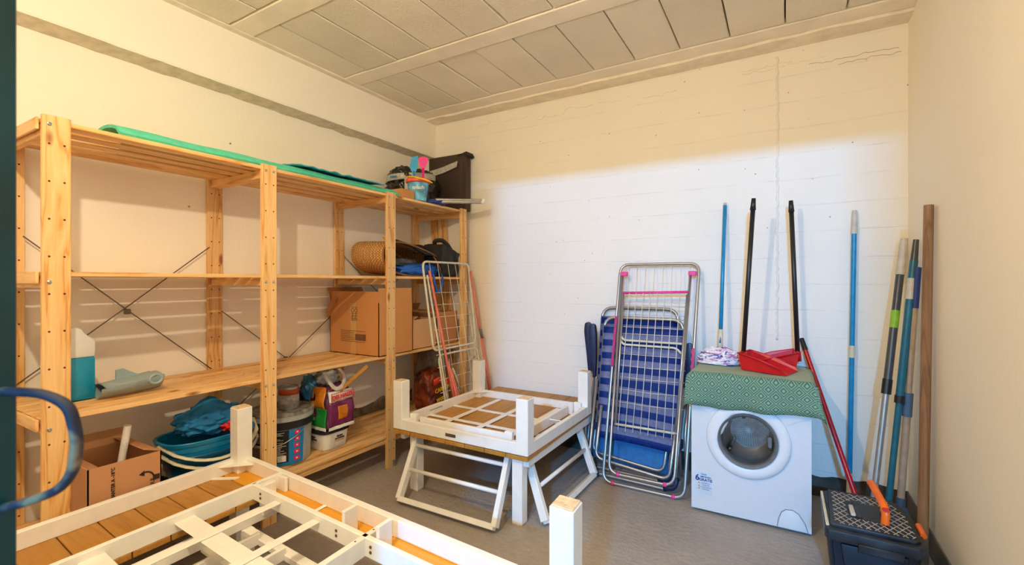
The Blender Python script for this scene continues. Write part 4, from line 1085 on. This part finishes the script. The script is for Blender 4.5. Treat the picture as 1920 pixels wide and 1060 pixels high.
# ------------------------------------------------------------------ washing machine
MX0, MX1, MY, MYB, MZ = -.403, .109, 2.485, 2.93, .69
t = thing('washing_machine', 'small white front-loading washing machine under a green cloth', 'washing machine', (-.147, 2.7, 0))
b = nb(); box(b, MX0, MX1, MY + .012, MYB, .012, MZ, .006, seg=2)
for f in [f for f in b.faces if abs(f.calc_center_median().y - (MY + .012)) < .004 and f.calc_area() > .1]: b.faces.remove(f)
obj('cabinet', b, m_enamel, t, 40)
b = nb()
# front panel with a round opening
cx, cz, rad = -.150, .395, .128
outer = [(MX0, .015), (MX1, .015), (MX1, MZ), (MX0, MZ)]
n = 48; ring = []; sq = []
for k in range(n):
    a = 2 * PI * k / n; ring.append((cx + rad * math.cos(a), cz + rad * math.sin(a)))
    dx, dz = math.cos(a), math.sin(a)
    tt = min(((MX1 - cx) / dx if dx > 1e-6 else 9), ((MX0 - cx) / dx if dx < -1e-6 else 9), ((MZ - cz) / dz if dz > 1e-6 else 9), ((.015 - cz) / dz if dz < -1e-6 else 9))
    sq.append((cx + dx * tt, cz + dz * tt))
corners = {}
for c_ in outer:
    k = min(range(n), key=lambda i: (sq[i][0] - c_[0]) ** 2 + (sq[i][1] - c_[1]) ** 2); sq[k] = c_
va = [b.verts.new((x, MY, z)) for x, z in ring]; vb = [b.verts.new((x, MY, z)) for x, z in sq]; vc = [b.verts.new((x, MY + .014, z)) for x, z in sq]; vd = [b.verts.new((x, MY + .02, z)) for x, z in ring]
for k in range(n):
    j = (k + 1) % n
    b.faces.new((va[k], va[j], vb[j], vb[k])); b.faces.new((vb[k], vb[j], vc[j], vc[k])); b.faces.new((va[j], va[k], vd[k], vd[j]))
bmesh.ops.recalc_face_normals(b, faces=b.faces)
obj('front_panel', b, m_enamel, t)
MR = Matrix.Rotation(PI / 2, 4, 'X')   # lathe z -> -y
def dl(prof): return prof
# drum well behind the glass
b = nb(); lathe(b, [(.126, -.02), (.126, .0), (.118, -.02), (.122, -.10), (.115, -.25), (.0, -.26)], (cx, MY, cz), 48, M=MR, cap0=False)
for f in b.faces: f.normal_flip()
obj('drum', b, m_steel, t, 40)
dr = t.children[-1] if t.children else None
b = nb()
for rr_ in range(9):
    for k in range(18 + rr_ * 4):
        a = 2 * PI * k / (18 + rr_ * 4); r_ = .03 + rr_ * .009
        bmesh.ops.create_circle(b, cap_ends=True, segments=6, radius=.0022, matrix=Matrix.Translation((cx + r_ * math.cos(a), MY + .2495, cz + r_ * math.sin(a))) @ Matrix.Rotation(PI / 2, 4, 'X'))
o = obj('drum_hole', b, m_black, t); o['kind'] = 'stuff'
for a in (R(100), R(220), R(340)):
    b = nb(); pts = [(cx + .108 * math.cos(a), MY + .04 + k * .05, cz + .108 * math.sin(a)) for k in range(5)]
    tube(b, pts, .009, 8); obj('drum_paddle', b, m_steel, t, True)
# door ring: white D-shaped surround, wider at left for the grip
b = nb()
def ringprof(a):
    # outer edge: circle flattened at the top by the panel line
    ro = .181
    x, z = ro * math.cos(a), ro * math.sin(a)
    z = min(z, .152)
    return x, z
n = 72
def row(fac, y, grip=True):
    out = []
    for k in range(n):
        a = 2 * PI * k / n; xo, zo = ringprof(a)
        ri = .128
        d_ = abs((a - R(155) + PI) % (2 * PI) - PI)
        xi, zi = ri * math.cos(a), ri * math.sin(a)
        if grip:
            g_ = .020 * math.exp(-(d_ / .42) ** 4); xi -= g_ * math.cos(a); zi -= g_ * math.sin(a)
        out.append(b.verts.new((cx + xi + (xo - xi) * fac, y, cz + zi + (zo - zi) * fac)))
    return out
rows = [row(1, MY + .001), row(1, MY - .010), row(.93, MY - .014), row(.6, MY - .020), row(.2, MY - .018), row(0.0, MY - .012), row(0.0, MY + .004)]
for A, B_ in zip(rows, rows[1:]):
    for k in range(n): b.faces.new((A[k], A[(k + 1) % n], B_[(k + 1) % n], B_[k]))
bmesh.ops.recalc_face_normals(b, faces=b.faces)
dob = obj('door', b, m_panel, t, True)
b = nb(); lathe(b, [(.129, .022), (.127, .024), (.118, .018), (.113, .004), (.113, -.02), (.127, -.02)], (cx, MY, cz), 48, M=MR, cap0=False, cap1=False); obj('glass_rim', b, m_rubber, dob, 40)
b = nb(); lathe(b, [(.114, .014), (.108, .010), (.085, -.03), (.045, -.05), (.0, -.055)], (cx, MY, cz), 48, M=MR, cap0=False); obj('door_glass', b, m_glass, dob, True)
b = nb(); box(b, cx + .085, cx + .105, MY - .006, MY + .02, cz - .02, cz + .03, .004); obj('door_latch', b, m_rubber, dob, 40)
# upper fascia creases, service flap, seams
b = nb()
prism(b, [(MX0 + .004, .60), (MX0 + .004, .556), (-.318, .498), (-.29, .545), (-.25, .575), (-.25, .60)], 'y', MY - .004, MY + .002, .0015); obj('fascia', b, m_panel, t, 40)
b = nb(); prism(b, [(MX1 - .002, .60), (MX1 - .002, .537), (.01, .49), (-.01, .52), (-.06, .56), (-.06, .60)], 'y', MY - .004, MY + .002, .0015); obj('fascia', b, m_panel, t, 40)
b = nb(); box(b, -.26, -.05, MY - .005, MY + .002, .575, .69, .002); obj('fascia', b, m_panel, t)
b = nb(); prism(b, [(-.024, .018), (.094, .018), (.082, .055), (.058, .092), (.036, .103), (.008, .100), (-.008, .085), (-.018, .055)], 'y', MY - .003, MY + .002, .0015); fl = obj('service_flap', b, m_panel, t, 40)
b = nb(); tube(b, [(-.026, MY - .0015, .018), (-.020, MY - .0015, .056), (-.009, MY - .0015, .088), (.008, MY - .0015, .103), (.036, MY - .0015, .106), (.060, MY - .0015, .094), (.084, MY - .0015, .056), (.096, MY - .0015, .018)], .0012, 5); obj('seam', b, m_rubber, fl)
for x in (MX0 + .05, MX1 - .05):
    b = nb(); lathe(b, [(.02, 0), (.02, .014)], (x, MY + .06, 0), 14); obj('foot', b, m_black, t, 40)
b = nb(); box(b, -.388, -.308, MY - .0012, MY + .001, .090, .200, .0002); st = obj('sticker', b, plain('sticker_grey', srgb(206, 216, 224), .4, var=.03), t)
B2 = lambda x, z: basis((x, MY - .0016, z), (1, 0, 0), (0, 0, 1))
text('lettering', 'Candy', .011, B2(-.345, .191), m_lblue, st, .0002, .0003)
text('lettering', '6', .040, B2(-.375, .170), m_dblue, st, .0002, .0012)
text('lettering', 'MESI EXTRA', .009, B2(-.336, .178), m_dblue, st, .0002, .0004)
text('lettering', 'GRATIS', .0185, B2(-.336, .163), m_dblue, st, .0002, .0006)
for k, s_ in enumerate(('1 DETERSIVO', '2 MARCHE', '3 CONSULENZA', '4 FAMIGLIA')): text('lettering', s_, .0075, B2(-.337, .147 - k * .010), m_dblue, st, .0002)
b = nb()
for k in range(3): box(b, -.37, -.364, MY - .0018, MY - .0012, .143 - k * .014, .149 - k * .014)
obj('bullet_print', b, m_orangep, st)
# green cloth
b = nb(); uvl = b.loops.layers.uv.new('UVMap')
prof_ = [(0, 2.925, .002), (.12, 2.80, .002), (.25, 2.67, .003), (.36, 2.56, .003), (.42, 2.50, .004), (.442, 2.478, .003), (.45, 2.466, -.008), (.48, 2.458, -.04), (.52, 2.455, -.08), (.56, 2.452, -.115), (.60, 2.450, -.150)]
NU = 60; grid = []
for i in range(NU + 1):
    u = i / NU; rowv = []
    for (s_, y, dz) in prof_:
        fl_ = max(0, (s_ - .42) / .18)
        x = -.425 + u * (.555 + .01 * fl_) - .012 * fl_ * (1 - u) + .025 * fl_ * u ** 3
        yy = y - fl_ * (.012 * math.sin(u * 11 + .8) + .008 * math.sin(u * 23)) - fl_ * .02 * u ** 4
        z = MZ + .010 + dz * (1 + .08 * math.sin(u * 5)) + .002 * math.sin(u * 17 + s_ * 20) - (.012 * u * u * fl_)
        edge = max(0, abs(u - .5) - .462) / .038
        z -= .022 * edge * (1 if s_ > .1 else .4)
        rowv.append((b.verts.new((x, yy, z)), (x * 16.5, s_ * 16.5)))
    grid.append(rowv)
for i in range(NU):
    for j in range(len(prof_) - 1):
        q = (grid[i][j], grid[i + 1][j], grid[i + 1][j + 1], grid[i][j + 1])
        f = b.faces.new([v for v, _ in q])
        for l_, (_, uv) in zip(f.loops, q): l_[uvl].uv = uv
bmesh.ops.solidify(b, geom=b.faces[:], thickness=.002); bmesh.ops.recalc_face_normals(b, faces=b.faces[:])
tag(obj('table_cloth', b, m_cloth, smooth=True, loc=(-.147, 2.7, MZ)), 'green cloth with diamond pattern draped over the washing machine top', 'cloth')

# ------------------------------------------------------------------ mop, dustpans
CT = MZ + .014
mx, my = -.305, 2.80
t = thing('string_mop', 'blue-handled mop with pink and white strings standing on the washing machine', 'mop', (mx, my, CT))
b = nb(); tube(b, [(mx + .002, my + .0, CT + .11), (mx + .01, 2.96, 1.60)], .0105, 12); obj('handle', b, m_bluepole, t, True)
b = nb(); tube(b, [(mx + .0095, 2.951, 1.52), (mx + .010, 2.962, 1.615)], .0125, 12, r2=.009); obj('grip', b, m_gripgrey, t, True)
b = nb(); tube(b, [(mx + .001, my - .002, CT + .075), (mx + .003, my + .016, CT + .185)], .0145, 12, r2=.012); obj('socket', b, m_cream, t, True)
b = nb(); tube(b, [(mx + .001, my - .002, CT + .070), (mx + .001, my, CT + .088)], .017, 12); obj('collar', b, plain('purple_collar', srgb(110, 60, 140), .4), t, True)
mats_m = [m_mop, plain('mop_pink', srgb(206, 130, 178), .8), plain('mop_blue', srgb(90, 110, 190), .8), plain('mop_purple', srgb(150, 120, 176), .8)]
for c_ in range(4):
    b = nb()
    for k in range(120 if c_ == 0 else (24, 10, 8)[c_ - 1]):
        a = rnd.uniform(0, 2 * PI); el = rnd.uniform(.1, 1.2); pts = []
        if k % 3 == 0: pts.append((mx, my, CT + .080))
        da = rnd.choice((-1, 1)) * rnd.uniform(.25, .6); de = rnd.uniform(-.35, .35)
        for q_ in range(6):
            rr_ = rnd.uniform(.86, 1.04)
            pts.append((mx + .116 * rr_ * math.cos(a) * math.cos(el), my - .012 + .088 * rr_ * math.sin(a) * math.cos(el), max(CT + .006, CT + .004 + .088 * rr_ * math.sin(el))))
            a += da; el = min(1.35, max(.03, el + de)); de = -de * rnd.uniform(.6, 1.3) if rnd.random() < .6 else de; da *= rnd.uniform(.6, 1.4) * (-1 if rnd.random() < .15 else 1)
        tube(b, pts, .0042, 5, fil=.02)
    o = obj('strings', b, mats_m[c_], t, True); o['kind'] = 'stuff'

def dustpan(label, top, P, heading, tilt, grp='dustpans'):
    """pan with its rear wall at P, opening along heading"""
    t = thing('dustpan', label, 'dustpan', tuple(P), grp)
    d = Vector((math.cos(heading), math.sin(heading), 0)); d.z = -math.tan(tilt) * 0; s = Vector((-d.y, d.x, 0)).normalized(); up = Vector((0, 0, 1))
    W_, L_, Hh = .075, .21, .085
    b = nb()
    def P3(u, v, w_): return Vector(P) + d * u + s * v + up * w_
    A = {}
    # floor, back wall, two side walls falling towards the lip
    quads = []
    def slab(pts, th):
        vs = [b.verts.new(p) for p in pts]; f = b.faces.new(vs); quads.append(f)
    slab([P3(0, -W_, .004), P3(0, W_, .004), P3(L_, W_ * 1.15, .002), P3(L_, -W_ * 1.15, .002)], 0)
    slab([P3(0, -W_, .004), P3(0, W_, .004), P3(-.012, W_ * 1.05, Hh), P3(-.012, -W_ * 1.05, Hh)], 0)
    for sg in (-1, 1):
        slab([P3(0, sg * W_, .004), P3(-.012, sg * W_ * 1.05, Hh), P3(L_ * .45, sg * W_ * 1.15, Hh * .72), P3(L_ * .95, sg * W_ * 1.2, .022), P3(L_, sg * W_ * 1.15, .002)], 0)
    bmesh.ops.remove_doubles(b, verts=b.verts[:], dist=.0005)
    bmesh.ops.recalc_face_normals(b, faces=b.faces)
    bmesh.ops.solidify(b, geom=b.faces[:], thickness=.0035); bmesh.ops.recalc_face_normals(b, faces=b.faces[:])
    obj('pan', b, m_red, t)
    b = nb()
    tube(b, [P3(L_ * .9, -W_ * 1.22, .03), P3(L_ * .45, -W_ * 1.18, Hh * .74), P3(-.014, -W_ * 1.08, Hh + .002), P3(-.014, W_ * 1.08, Hh + .002), P3(L_ * .45, W_ * 1.18, Hh * .74), P3(L_ * .9, W_ * 1.22, .03)], .004, 6); obj('rim', b, m_red, t, True)
    b = nb(); base = P3(-.020, 0, Hh - .05)
    tube(b, [base, base.lerp(Vector(top), .06)], .017, 10); obj('socket', b, m_red, t, True)
    p1 = base.lerp(Vector(top), .93)
    b = nb(); tube(b, [base.lerp(Vector(top), .04), p1], .0115, 12); obj('handle', b, m_black, t, True)
    b = nb(); tube(b, [p1, base.lerp(Vector(top), .96), Vector(top)], .0145, 12, r2=.010); obj('grip', b, m_black, t, True)
dustpan('left red dustpan with a long black handle standing on the green cloth', (-.132, 2.665, 1.582), (-.165, 2.70, CT), R(-17), 0)
dustpan('right red dustpan behind, its long black handle by the red pole', (.033, 2.84, 1.582), (.045, 2.855, CT), R(188), 0)

# ------------------------------------------------------------------ silver clothes rack
t = thing('folded_drying_rack', 'folded silver drying rack with pink fittings leaning in front of the deck chairs', 'drying rack', (-.68, 2.6, 0))
def SY(z, o=0): return 2.55 + z * .30 + o
def sp(x, z, o=0): return (x, SY(z, o), z)
b = nb(); tube(b, [sp(-.905, 1.265), sp(-.43, 1.265), sp(-.45, .012), sp(-.895, .012)], .0095, 10, True, .06); obj('main_frame', b, m_alu, t, True)
b = nb(); tube(b, [sp(-.885, 1.20, -.012), sp(-.855, .075, -.035), sp(-.50, .075, -.035), sp(-.475, 1.20, -.012)], .0085, 10, False, .06); obj('leg_frame', b, m_alu, t, True)
b = nb(); tube(b, [sp(-.865, 1.08, -.022), sp(-.84, .32, -.03)], .007, 8); tube(b, [sp(-.485, 1.08, -.022), sp(-.505, .32, -.03)], .007, 8); obj('wing_side', b, m_alu, t, True)
b = nb(); tube(b, [sp(-.868, 1.085, -.024), sp(-.482, 1.095, -.024)], .0085, 10); obj('pink_bar', b, m_pink, t, True)
b = nb(); tube(b, [sp(-.845, .33, -.03), sp(-.50, .33, -.03)], .007, 8); obj('lower_bar', b, m_cream, t, True)
for z in (.80, .775):
    b = nb(); tube(b, [sp(-.86, z + .03, -.02), sp(-.84, z, -.02), sp(-.53, z, -.02), sp(-.50, z + (-.03 if z < .79 else .0), -.02)], .0065, 8, fil=.03); obj('wing_bar', b, m_cream, t, True)
for k in range(8):
    x = -.825 + k * .0425
    b = nb(); tube(b, [sp(x, 1.085, -.03), sp(x + .003, .30, -.036)], .0021, 5); obj('wire', b, m_wwire, t, True)
for k in range(8):
    x = -.85 + k * .053
    b = nb(); tube(b, [sp(x, 1.262, 0), sp(x + .005, 1.06, -.01)], .0018, 5); obj('wire', b, m_wwire, t, True)
for k, z in enumerate((1.03, 1.005, .955, .93, .88, .84, .72, .655, .59, .52, .45)):
    b = nb(); tube(b, [sp(-.86, z, -.016), sp(-.67, z - (.006 if k > 6 else 0), -.014), sp(-.475, z, -.016)], .0019, 5); obj('wire', b, m_cream2, t, True)
for x, z in ((-.875, 1.205), (-.465, 1.205)):
    b = nb(); box(b, x - .022, x + .022, SY(z) - .024, SY(z) + .008, z - .014, z + .014, .004); obj('hinge_clip', b, m_pink, t, 40)
for x0, z0, z1, s in ((-.907, .94, .64, 1), (-.433, .78, .58, -1)):
    b = nb()
    A = []; B_ = []; n = 10
    vs = []
    for k in range(n + 1):
        z = z0 + (z1 - z0) * k / n; wv = .012 + (.006 if k % 2 else 0)
        vs.append([b.verts.new(Vector(sp(x0, z, -.012))), b.verts.new(Vector(sp(x0 + s * wv, z, -.012)))])
    for k in range(n): b.faces.new((vs[k][0], vs[k][1], vs[k + 1][1], vs[k + 1][0]))
    bmesh.ops.solidify(b, geom=b.faces[:], thickness=.008); bmesh.ops.recalc_face_normals(b, faces=b.faces[:]); obj('pink_support', b, m_pink, t)
for x, z, o in ((-.835, .012, 0), (-.505, .012, 0), (-.80, .075, -.035), (-.545, .075, -.035)):
    b = nb(); tube(b, [(x - .009, SY(z, o), z), (x + .009, SY(z, o), z)], .0118, 10); obj('foot_sleeve', b, m_pink, t, True)

# ------------------------------------------------------------------ deck chairs behind the rack
def deck_chair(label, dx, dy, dz, topz, fab0, fab1, low=False):
    t = thing('deck_chair', label, 'deck chair', (-.76 + dx, 2.75 + dy, 0), 'folded striped deck chairs')
    def Yc(z, o=0): return 2.70 + dy + z * .20 + o
    def q(x, z, o=0): return (x + dx, Yc(z, o), z + dz)
    b = nb(); tube(b, [q(-1.0, .22), q(-1.0, topz), q(-.52, topz), q(-.52, .20)], .0105, 10, False, .075); obj('back_frame', b, m_alu, t, True)
    b = nb(); tube(b, [q(-.975, .40, -.03), q(-.99, .10, -.04), q(-.56, .06, -.04), q(-.53, .40, -.03)], .0105, 10, False, .05); obj('seat_hoop', b, m_alu, t, True)
    b = nb(); tube(b, [q(-1.02, .55, -.02), q(-1.03, .02, -.05), q(-.53, .012, -.05), q(-.50, .55, -.02)], .0095, 10, False, .05); obj('leg_frame', b, m_alu, t, True)
    for x in (-1.025, -.515):
        b = nb(); tube(b, [q(x, .085, -.052), q(x + (.012 if x < -.8 else -.012), .03, -.052), q(x + (.07 if x < -.8 else -.07), .014, -.052)], .013, 8, False, .02); obj('corner_foot', b, m_navy, t, True)
    b = nb(); uvl = b.loops.layers.uv.new('UVMap')
    g = []; NU, NV = 12, 24
    for i in range(NU + 1):
        r_ = []
        for j in range(NV + 1):
            u, v = i / NU, j / NV; z = fab0 + (fab1 - fab0) * v - (.02 * (u) if v < .5 else 0)
            r_.append((b.verts.new(q(-1.0 + .48 * u, z, -.014 + .014 * math.sin(u * PI))), (u, v)))
        g.append(r_)
    for i in range(NU):
        for j in range(NV):
            qd = (g[i][j], g[i + 1][j], g[i + 1][j + 1], g[i][j + 1]); f = b.faces.new([v for v, _ in qd])
            for l_, (_, uv) in zip(f.loops, qd): l_[uvl].uv = uv
    bmesh.ops.solidify(b, geom=b.faces[:], thickness=.004); bmesh.ops.recalc_face_normals(b, faces=b.faces[:])
    obj('striped_seat', b, m_stripe, t, True)
    if low:
        b = nb(); sheet(b, lambda u, v: q(-1.0 + .46 * u, .07 + .17 * v - .02 * u, -.035 + .01 * math.sin(v * PI)), 10, 6, .004); obj('lower_fabric', b, plain('turquoise_fabric', srgb(20, 110, 170), .6, var=.1), t, True)
    for x, s in ((-1.075 - (.015 if low else 0), -1), (-.487, 1)):
        b = nb(); zt = .885 if s < 0 else .80
        poly = [(-.018, 0), (.018, 0), (.024, -.06), (.020, -.22), (.012, -.34), (-.004, -.345), (-.014, -.2), (-.026, -.06)]
        pts = fillet([Vector((u, v, 0)) for u, v in poly], .02, 4, True)
        prism(b, [(x + dx + p.x + p.y * -.03, zt + dz + p.y) for p in pts], 'y', Yc(.8) - .015, Yc(.8) + .02, .004); obj('armrest', b, m_navy, t, 40)
        b = nb(); tube(b, [(x + dx + .005, Yc(.5), zt + dz - .33), (x + dx + .0, Yc(.3, -.02), .30), (x + dx + .02, Yc(.1, -.03), .05)], .009, 8); obj('arm_tube', b, m_alu, t, True)
    b = nb(); box(b, -1.035 + dx, -1.0 + dx, Yc(.3, -.03), Yc(.3, .0), .25 + dz, .29 + dz, .004); box(b, -.535 + dx, -.50 + dx, Yc(.3, -.03), Yc(.3, .0), .22 + dz, .27 + dz, .004); obj('joint', b, m_navy, t)
deck_chair('front folded deck chair with blue and white stripes behind the silver rack', .015, -.03, 0, .93, .21, .88)
deck_chair('rear folded deck chair, its arm nearest the back wall and its hoop highest', -.035, .06, 0, .985, .24, .93, True)

# ------------------------------------------------------------------ poles and brooms on the right
def pole(name, label, cat, base, top, r, m, parts, grp=None):
    t = thing(name, label, cat, base, grp)
    B_, T_ = Vector(base), Vector(top)
    def at(f): return B_.lerp(T_, f)
    segs = m if isinstance(m, list) else [(0, 1, r, m)]
    for (f0, f1, rr_, mm_) in segs:
        b = nb(); tube(b, [at(f0), at(f1)], rr_, 12); obj('handle', b, mm_, t, 40)
    for (nm, f0, f1, r0, r1, mm_) in parts:
        b = nb(); tube(b, [at(f0), at((f0 + f1) / 2), at(f1)], r0, 12, r2=r1); obj(nm, b, mm_, t, 40)
    return t
pole('red_pole', 'red pole with black end leaning beside the washing machine', 'pole', (.335, 2.62, .005), (.083, 2.955, .848), .0115, [(0, .93, .0115, m_redp)], [('grip', .93, 1, .014, .012, m_black)])
t = pole('blue_broom_pole', 'tall bright blue pole standing against the back wall', 'pole', (.29, 2.93, .004), (.317, 2.965, 1.525), .0115, [(.1, .93, .0115, m_bluepole)], [('grip', .92, 1.0, .0145, .010, m_gripgrey), ('band', .50, .54, .0135, .0135, m_cream), ('socket', 0, .11, .013, .013, m_cream)])
t = pole('telescopic_pole', 'dark grey telescopic pole with pale grip and lime label near the corner', 'pole', (.335, 2.63, .004), (.505, 2.90, 1.365), .0115, [(0, .48, .0125, m_silver), (.46, .88, .0165, m_grypole)], [('collar', .46, .51, .0195, .0195, m_black), ('grip', .87, 1.0, .019, .0155, m_gripgrey), ('label_band', .685, .745, .0172, .0172, m_lime)])
t = pole('teal_pole', 'dark teal pole with black collar beside the wooden pole', 'pole', (.385, 2.60, .004), (.515, 2.72, 1.345), .0125, [(0, .47, .0125, m_tealpole), (.46, .93, .0155, m_tealpole)], [('collar', .455, .48, .0185, .0185, m_black), ('tip', .92, 1.0, .0145, .011, m_grypole), ('label_band', .80, .87, .0160, .0160, m_gripgrey)])
t = pole('beige_pole', 'beige grey pole with blue clamp half behind the teal pole', 'pole', (.435, 2.63, .004), (.517, 2.70, 1.22), .012, [(0, .52, .014, m_greypole), (.5, .93, .012, m_greypole)], [('clamp', .455, .54, .018, .018, plain('slate_blue_clamp', srgb(74, 106, 140), .5)), ('tip', .85, 1.0, .0135, .0135, m_dblue), ('hinge', .10, .16, .018, .018, plain('slate_hinge', srgb(70, 90, 110), .5))])
b = nb(); beam(b, (.45, 2.60, .17), (.475, 2.56, .06), .03, .014, bev=.003); obj('hinge_plate', b, plain('slate_plate', srgb(60, 82, 104), .5), t)
b = nb(); pts = []
for k in range(20):
    f = k / 19; p = Vector((.485, 2.46, .004)).lerp(Vector((.513, 2.50, 1.47)), f); pts.append(p)
tube(b, pts, .0185, 14, r2=.0165)
tag(obj('wooden_pole', b, handle_wood, smooth=40, loc=(.485, 2.46, 0)), 'thick worn brown wooden pole leaning on the right wall', 'pole')

# ------------------------------------------------------------------ toolbox
t = thing('toolbox', 'dusty black plastic toolbox with ribbed lid on the floor at right', 'toolbox', (.28, 2.25, 0))
b = nb()
pl_ = [(.15, 2.08), (.395, 2.08), (.42, 2.12), (.42, 2.40), (.40, 2.43), (.165, 2.43), (.145, 2.40), (.14, 2.10)]
A = [b.verts.new((.28 + (x - .28) * .86, 2.255 + (y - 2.255) * .9, .0)) for x, y in pl_]; B_ = [b.verts.new((x, y, .205)) for x, y in pl_]
b.faces.new(A[::-1]); b.faces.new(B_); n = len(A)
for i in range(n): b.faces.new((A[i], A[(i + 1) % n], B_[(i + 1) % n], B_[i]))
bmesh.ops.recalc_face_normals(b, faces=b.faces)
bmesh.ops.bevel(b, geom=b.edges[:], offset=.006, segments=2, affect='EDGES'); obj('box_body', b, m_navybody, t, 40)
b = nb(); prism(b, [(.18, .198), (.375, .198), (.345, .06), (.20, .06)], 'y', 2.068, 2.10, .005); obj('front_recess', b, m_navybody, t, 40)
lid = [(.132, 2.085), (.142, 2.062), (.402, 2.062), (.430, 2.09), (.430, 2.30), (.415, 2.40), (.385, 2.445), (.165, 2.445), (.138, 2.425)]
b = nb(); prism(b, lid, 'z', .205, .243, .004); obj('lid_rim', b, m_toolbox, t, 40)
lid2 = [(.152, 2.088), (.395, 2.088), (.415, 2.11), (.412, 2.30), (.398, 2.385), (.372, 2.425), (.165, 2.425)]
b = nb(); prism(b, lid2, 'z', .243, .258, .003); ld_ = obj('lid', b, m_toolbox, t, 40)
# raised diamond ribs
b = nb()
def inside(x, y):
    c = False; P = [(.165, 2.10), (.39, 2.10), (.402, 2.12), (.40, 2.29), (.365, 2.405), (.175, 2.41)]
    j = len(P) - 1
    for i in range(len(P)):
        if (P[i][1] > y) != (P[j][1] > y) and x < (P[j][0] - P[i][0]) * (y - P[i][1]) / (P[j][1] - P[i][1]) + P[i][0]: c = not c
        j = i
    return c and not (.215 < x < .325 and 2.17 < y < 2.33)
for s in (-1, 1):
    for k in range(-14, 30):
        run = []; 
        for q_ in range(0, 160):
            tt = q_ / 160 * .5; x = .0 + k * .026 + (tt * .62) * s + (.35 if s < 0 else 0); y = 2.06 + tt
            if inside(x, y): run.append((x, y))
            else:
                if len(run) > 3: beam(b, (run[0][0], run[0][1], .2585), (run[-1][0], run[-1][1], .2585), .0022, .002)
                run = []
        if len(run) > 3: beam(b, (run[0][0], run[0][1], .2585), (run[-1][0], run[-1][1], .2585), .0022, .002)
o = obj('lid_ribs', b, m_toolpale, t); o['kind'] = 'stuff'
b = nb(); box(b, .222, .318, 2.175, 2.325, .257, .2600, .001); obj('handle_well', b, m_black, t)
b = nb(); box(b, .238, .258, 2.175, 2.325, .260, .268, .003); obj('lid_handle', b, m_toolbox, t, 40)
b = nb(); box(b, .222, .238, 2.18, 2.27, .2605, .270, .003); obj('worn_strip', b, m_gripgrey, t, 40)
b = nb(); box(b, .137, .147, 2.09, 2.41, .243, .250, .002); obj('edge_strip', b, m_cream, t, 40)
b = nb(); tube(b, [(.432, 2.17, .245), (.432, 2.25, .248)], .0095, 10); obj('latch', b, m_orange, t, 40, label='orange side latch')
b = nb(); box(b, .23, .36, 2.056, 2.064, .185, .215, .003); obj('front_latch', b, m_toolbox, t, 40)
# orange nozzle on the toolbox
t = thing('orange_nozzle', 'bright orange bent plastic nozzle standing on the toolbox lid', 'nozzle', (.34, 2.2, .26))
b = nb()
tube(b, [(.322, 2.165, .262), (.325, 2.17, .30), (.322, 2.185, .322), (.305, 2.33, .345), (.303, 2.35, .343)], .0135, 14, flat=.8, fil=.012, cap=True); obj('tube', b, m_orange, t, 50)
b = nb(); tube(b, [(.325, 2.158, .316), (.325, 2.172, .316)], .011, 14, flat=.55); obj('opening', b, m_redink, t, 50)
